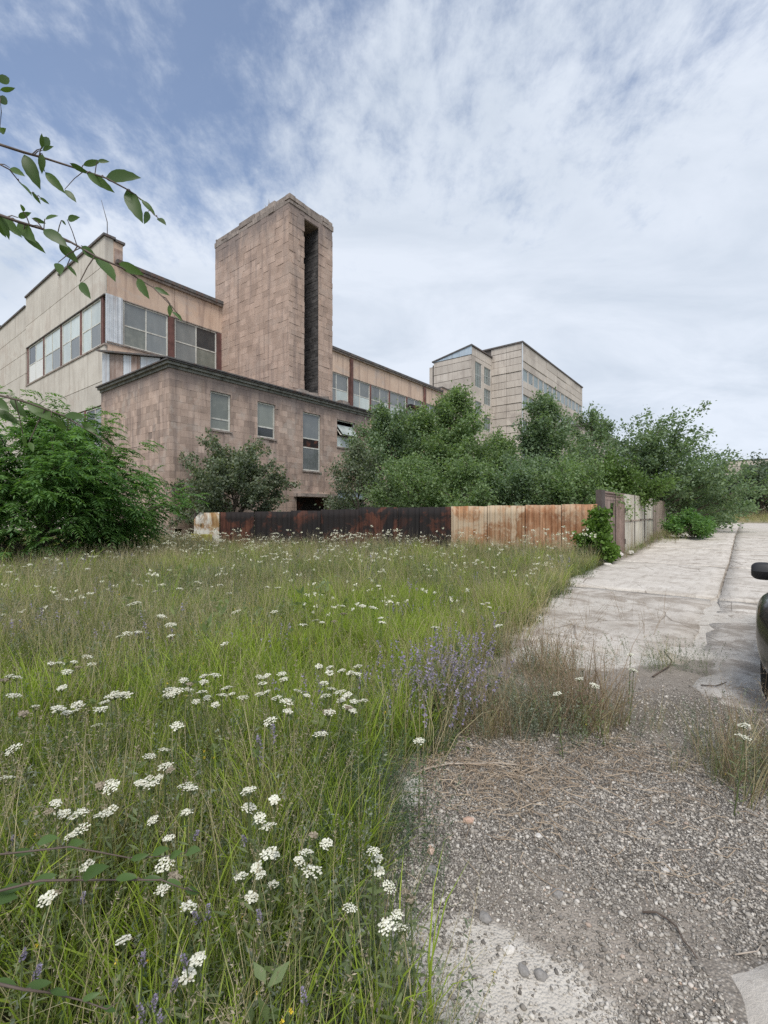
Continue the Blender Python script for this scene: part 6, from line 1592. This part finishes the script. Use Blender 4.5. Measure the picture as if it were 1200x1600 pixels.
# ------------------------------------------------------------------ parked car at the right border
def car():
    C = Vector((4.885, 4.384, 0)); f = Vector((-.70, -.714, 0)).normalized()
    C.z = hz_at(C.x, C.y)
    root = empty('parked_car', C, 'dark parked car at the right border showing mirror and front wheel', 'car', None, math.atan2(f.y, f.x))
    s = NT('car_paint'); s.bsdf.inputs['Coat Weight'].default_value = .6; s.bsdf.inputs['Coat Roughness'].default_value = .05
    dust = s.noise(3, 5, .6)
    paint = s.done(s.mix(s.math('MULTIPLY', s.step(dust, .4, .8), .25), (.018, .02, .022), (.10, .095, .085)), .32, None, .3, .5)
    black = plain('car_plastic', (.018, .018, .02), .55); gl = plain('car_glass', (.02, .025, .028), .05, 0, .8)
    rub = plain('tyre_rubber', (.022, .021, .02), .85); alloy = plain('wheel_alloy', (.42, .43, .44), .35, .8)
    lamp = plain('lamp_glass', (.55, .58, .6), .08, .2, .8); chrome = plain('chrome_trim', (.6, .6, .6), .2, .9)
    def loft(secs, name, mat, parent=root):
        V = []; F = []; k = len(secs[0])
        for sec in secs: V += sec
        for i in range(len(secs) - 1):
            for j in range(k - 1): F.append((i * k + j, i * k + j + 1, (i + 1) * k + j + 1, (i + 1) * k + j))
        F.append(tuple(range(k))); F.append(tuple(reversed([(len(secs) - 1) * k + j for j in range(k)])))
        me = bpy.data.meshes.new(name); me.from_pydata(V, [], F); me.update()
        me.polygons.foreach_set('use_smooth', [True] * len(me.polygons))
        o = link(name, me, mat, parent)
        md = o.modifiers.new('sub', 'SUBSURF'); md.levels = 1; md.render_levels = 2
        return o
    def body_sec(x, w, zb, zm, zt):      # right side bottom, up, over, down the left
        return [(x, -w * .90, zb), (x, -w * .99, zb + .12), (x, -w, zm), (x, -w * .96, zt - .05), (x, -w * .78, zt), (x, 0, zt + .03), (x, w * .78, zt), (x, w * .96, zt - .05), (x, w, zm), (x, w * .99, zb + .12), (x, w * .90, zb)]
    B = body_sec
    def arch(c, w, zt): return [B(c - .42, w, .22, .60, zt), B(c - .36, w + .01, .42, .72, zt), B(c - .2, w + .02, .60, .80, zt), B(c, w + .02, .67, .83, zt), B(c + .2, w + .02, .60, .80, zt - .01), B(c + .36, w + .01, .42, .72, zt - .02), B(c + .42, w, .24, .60, zt - .03)]
    loft([B(-2.12, .70, .42, .60, .80), B(-2.02, .82, .26, .60, .94)] + arch(-1.32, .90, .97) + [B(-.4, .90, .22, .60, .96), B(.4, .90, .22, .60, .95)] + arch(1.32, .90, .94) + [B(1.92, .80, .26, .56, .82), B(2.08, .68, .30, .50, .68), B(2.15, .50, .38, .48, .58)], 'body', paint)
    def top_sec(x, w0, z0, w1, z1):
        return [(x, -w0, z0), (x, -(w0 + w1) / 2 - .02, (z0 + z1) / 2), (x, -w1, z1 - .04), (x, -w1 * .8, z1), (x, 0, z1 + .025), (x, w1 * .8, z1), (x, w1, z1 - .04), (x, (w0 + w1) / 2 + .02, (z0 + z1) / 2), (x, w0, z0)]
    loft([top_sec(-1.95, .72, .90, .68, .98), top_sec(-1.5, .78, .90, .60, 1.38), top_sec(-.9, .80, .90, .62, 1.46), top_sec(-.1, .80, .90, .62, 1.47), top_sec(.35, .80, .90, .60, 1.36), top_sec(1.05, .78, .88, .72, .95)], 'cabin', gl)
    loft([[(x, y, z) for y, z in ((-.56, z0), (-.4, z0 + .02), (0, z0 + .035), (.4, z0 + .02), (.56, z0))] for x, z0 in ((-1.45, 1.40), (-.9, 1.475), (-.1, 1.485), (.25, 1.42))], 'roof', paint)
    for sy in (-1, 1):
        for (a, b, x0, x1) in ((.90, 1.42, 1.0, .22), (.92, 1.45, -.45, -.45), (.92, 1.40, -1.75, -1.4)):
            MB().tube([(x0, sy * .80, a), (x1, sy * .61, b)], .03, 6).build('pillar', paint, root, True)
        mir = MB().tube([(0, 0, 0), (.0, sy * .10, .01)], .025, 6)
        mo = mir.build('mirror', black, root, True, loc=(.62, sy * .80, .97))
        secs = []
        for t, q in ((0, .6), (.1, .95), (.5, 1.0), (.88, .95), (1, .55)):
            y = sy * (.05 + .19 * t); secs.append([(.0 + .07 * q * math.cos(a), y, .04 + .10 * q * math.sin(a)) for a in np.linspace(0, 2 * math.pi, 9)])
        loft(secs, 'mirror_housing', black, mo)
        MB().box(-.080, -.071, min(sy * .07, sy * .22), max(sy * .07, sy * .22), -.03, .11).build('mirror_glass', gl, mo)
        for x in (1.32, -1.32):
            pts = []
            n = 24
            def ring(r, y): return [(r * math.cos(2 * math.pi * i / n), y, r * math.sin(2 * math.pi * i / n)) for i in range(n)]
            V = []; F = []
            for (r_, y) in ((.20, -.09), (.28, -.10), (.315, -.085), (.32, 0), (.315, .085), (.28, .10), (.20, .09)): V += ring(r_, y)
            for a in range(6):
                for i in range(n): F.append((a * n + i, a * n + (i + 1) % n, (a + 1) * n + (i + 1) % n, (a + 1) * n + i))
            wh = empty('wheel', (x, sy * .78, .315), None, None); wh.parent = root
            me = bpy.data.meshes.new('tyre'); me.from_pydata(V, [], F); me.update(); me.polygons.foreach_set('use_smooth', [True] * len(me.polygons)); link('tyre', me, rub, wh)
            m = MB()
            for i in range(5):
                a = i * 2 * math.pi / 5
                m.tube([(.03 * math.cos(a), sy * .07, .03 * math.sin(a)), (.2 * math.cos(a), sy * .06, .2 * math.sin(a))], [.035, .025], 6)
            m.tube([(0, sy * .02, 0), (0, sy * .085, 0)], .055, 12)
            m.tube([(0, sy * -.08, 0), (0, sy * .03, 0)], .205, 20)
            m.build('rim', alloy, wh)
        loft([[(x, sy * y, z) for y, z in ((a, .60), (a + .02, .70), (b, .72), (b, .62), (a, .60))] for x, a, b in ((1.72, .80, .78), (1.92, .70, .60), (2.06, .60, .46))], 'headlight', lamp)
        MB().box(-.15, .05, min(sy * .885, sy * .91), max(sy * .885, sy * .91), .76, .79).build('door_handle', chrome, root)
    MB().box(2.10, 2.17, -.42, .42, .40, .56).build('grille', black, root)
    MB().box(2.172, 2.185, -.26, .26, .30, .40).build('number_plate', plain('plate', (.7, .7, .68), .5), root)
car()
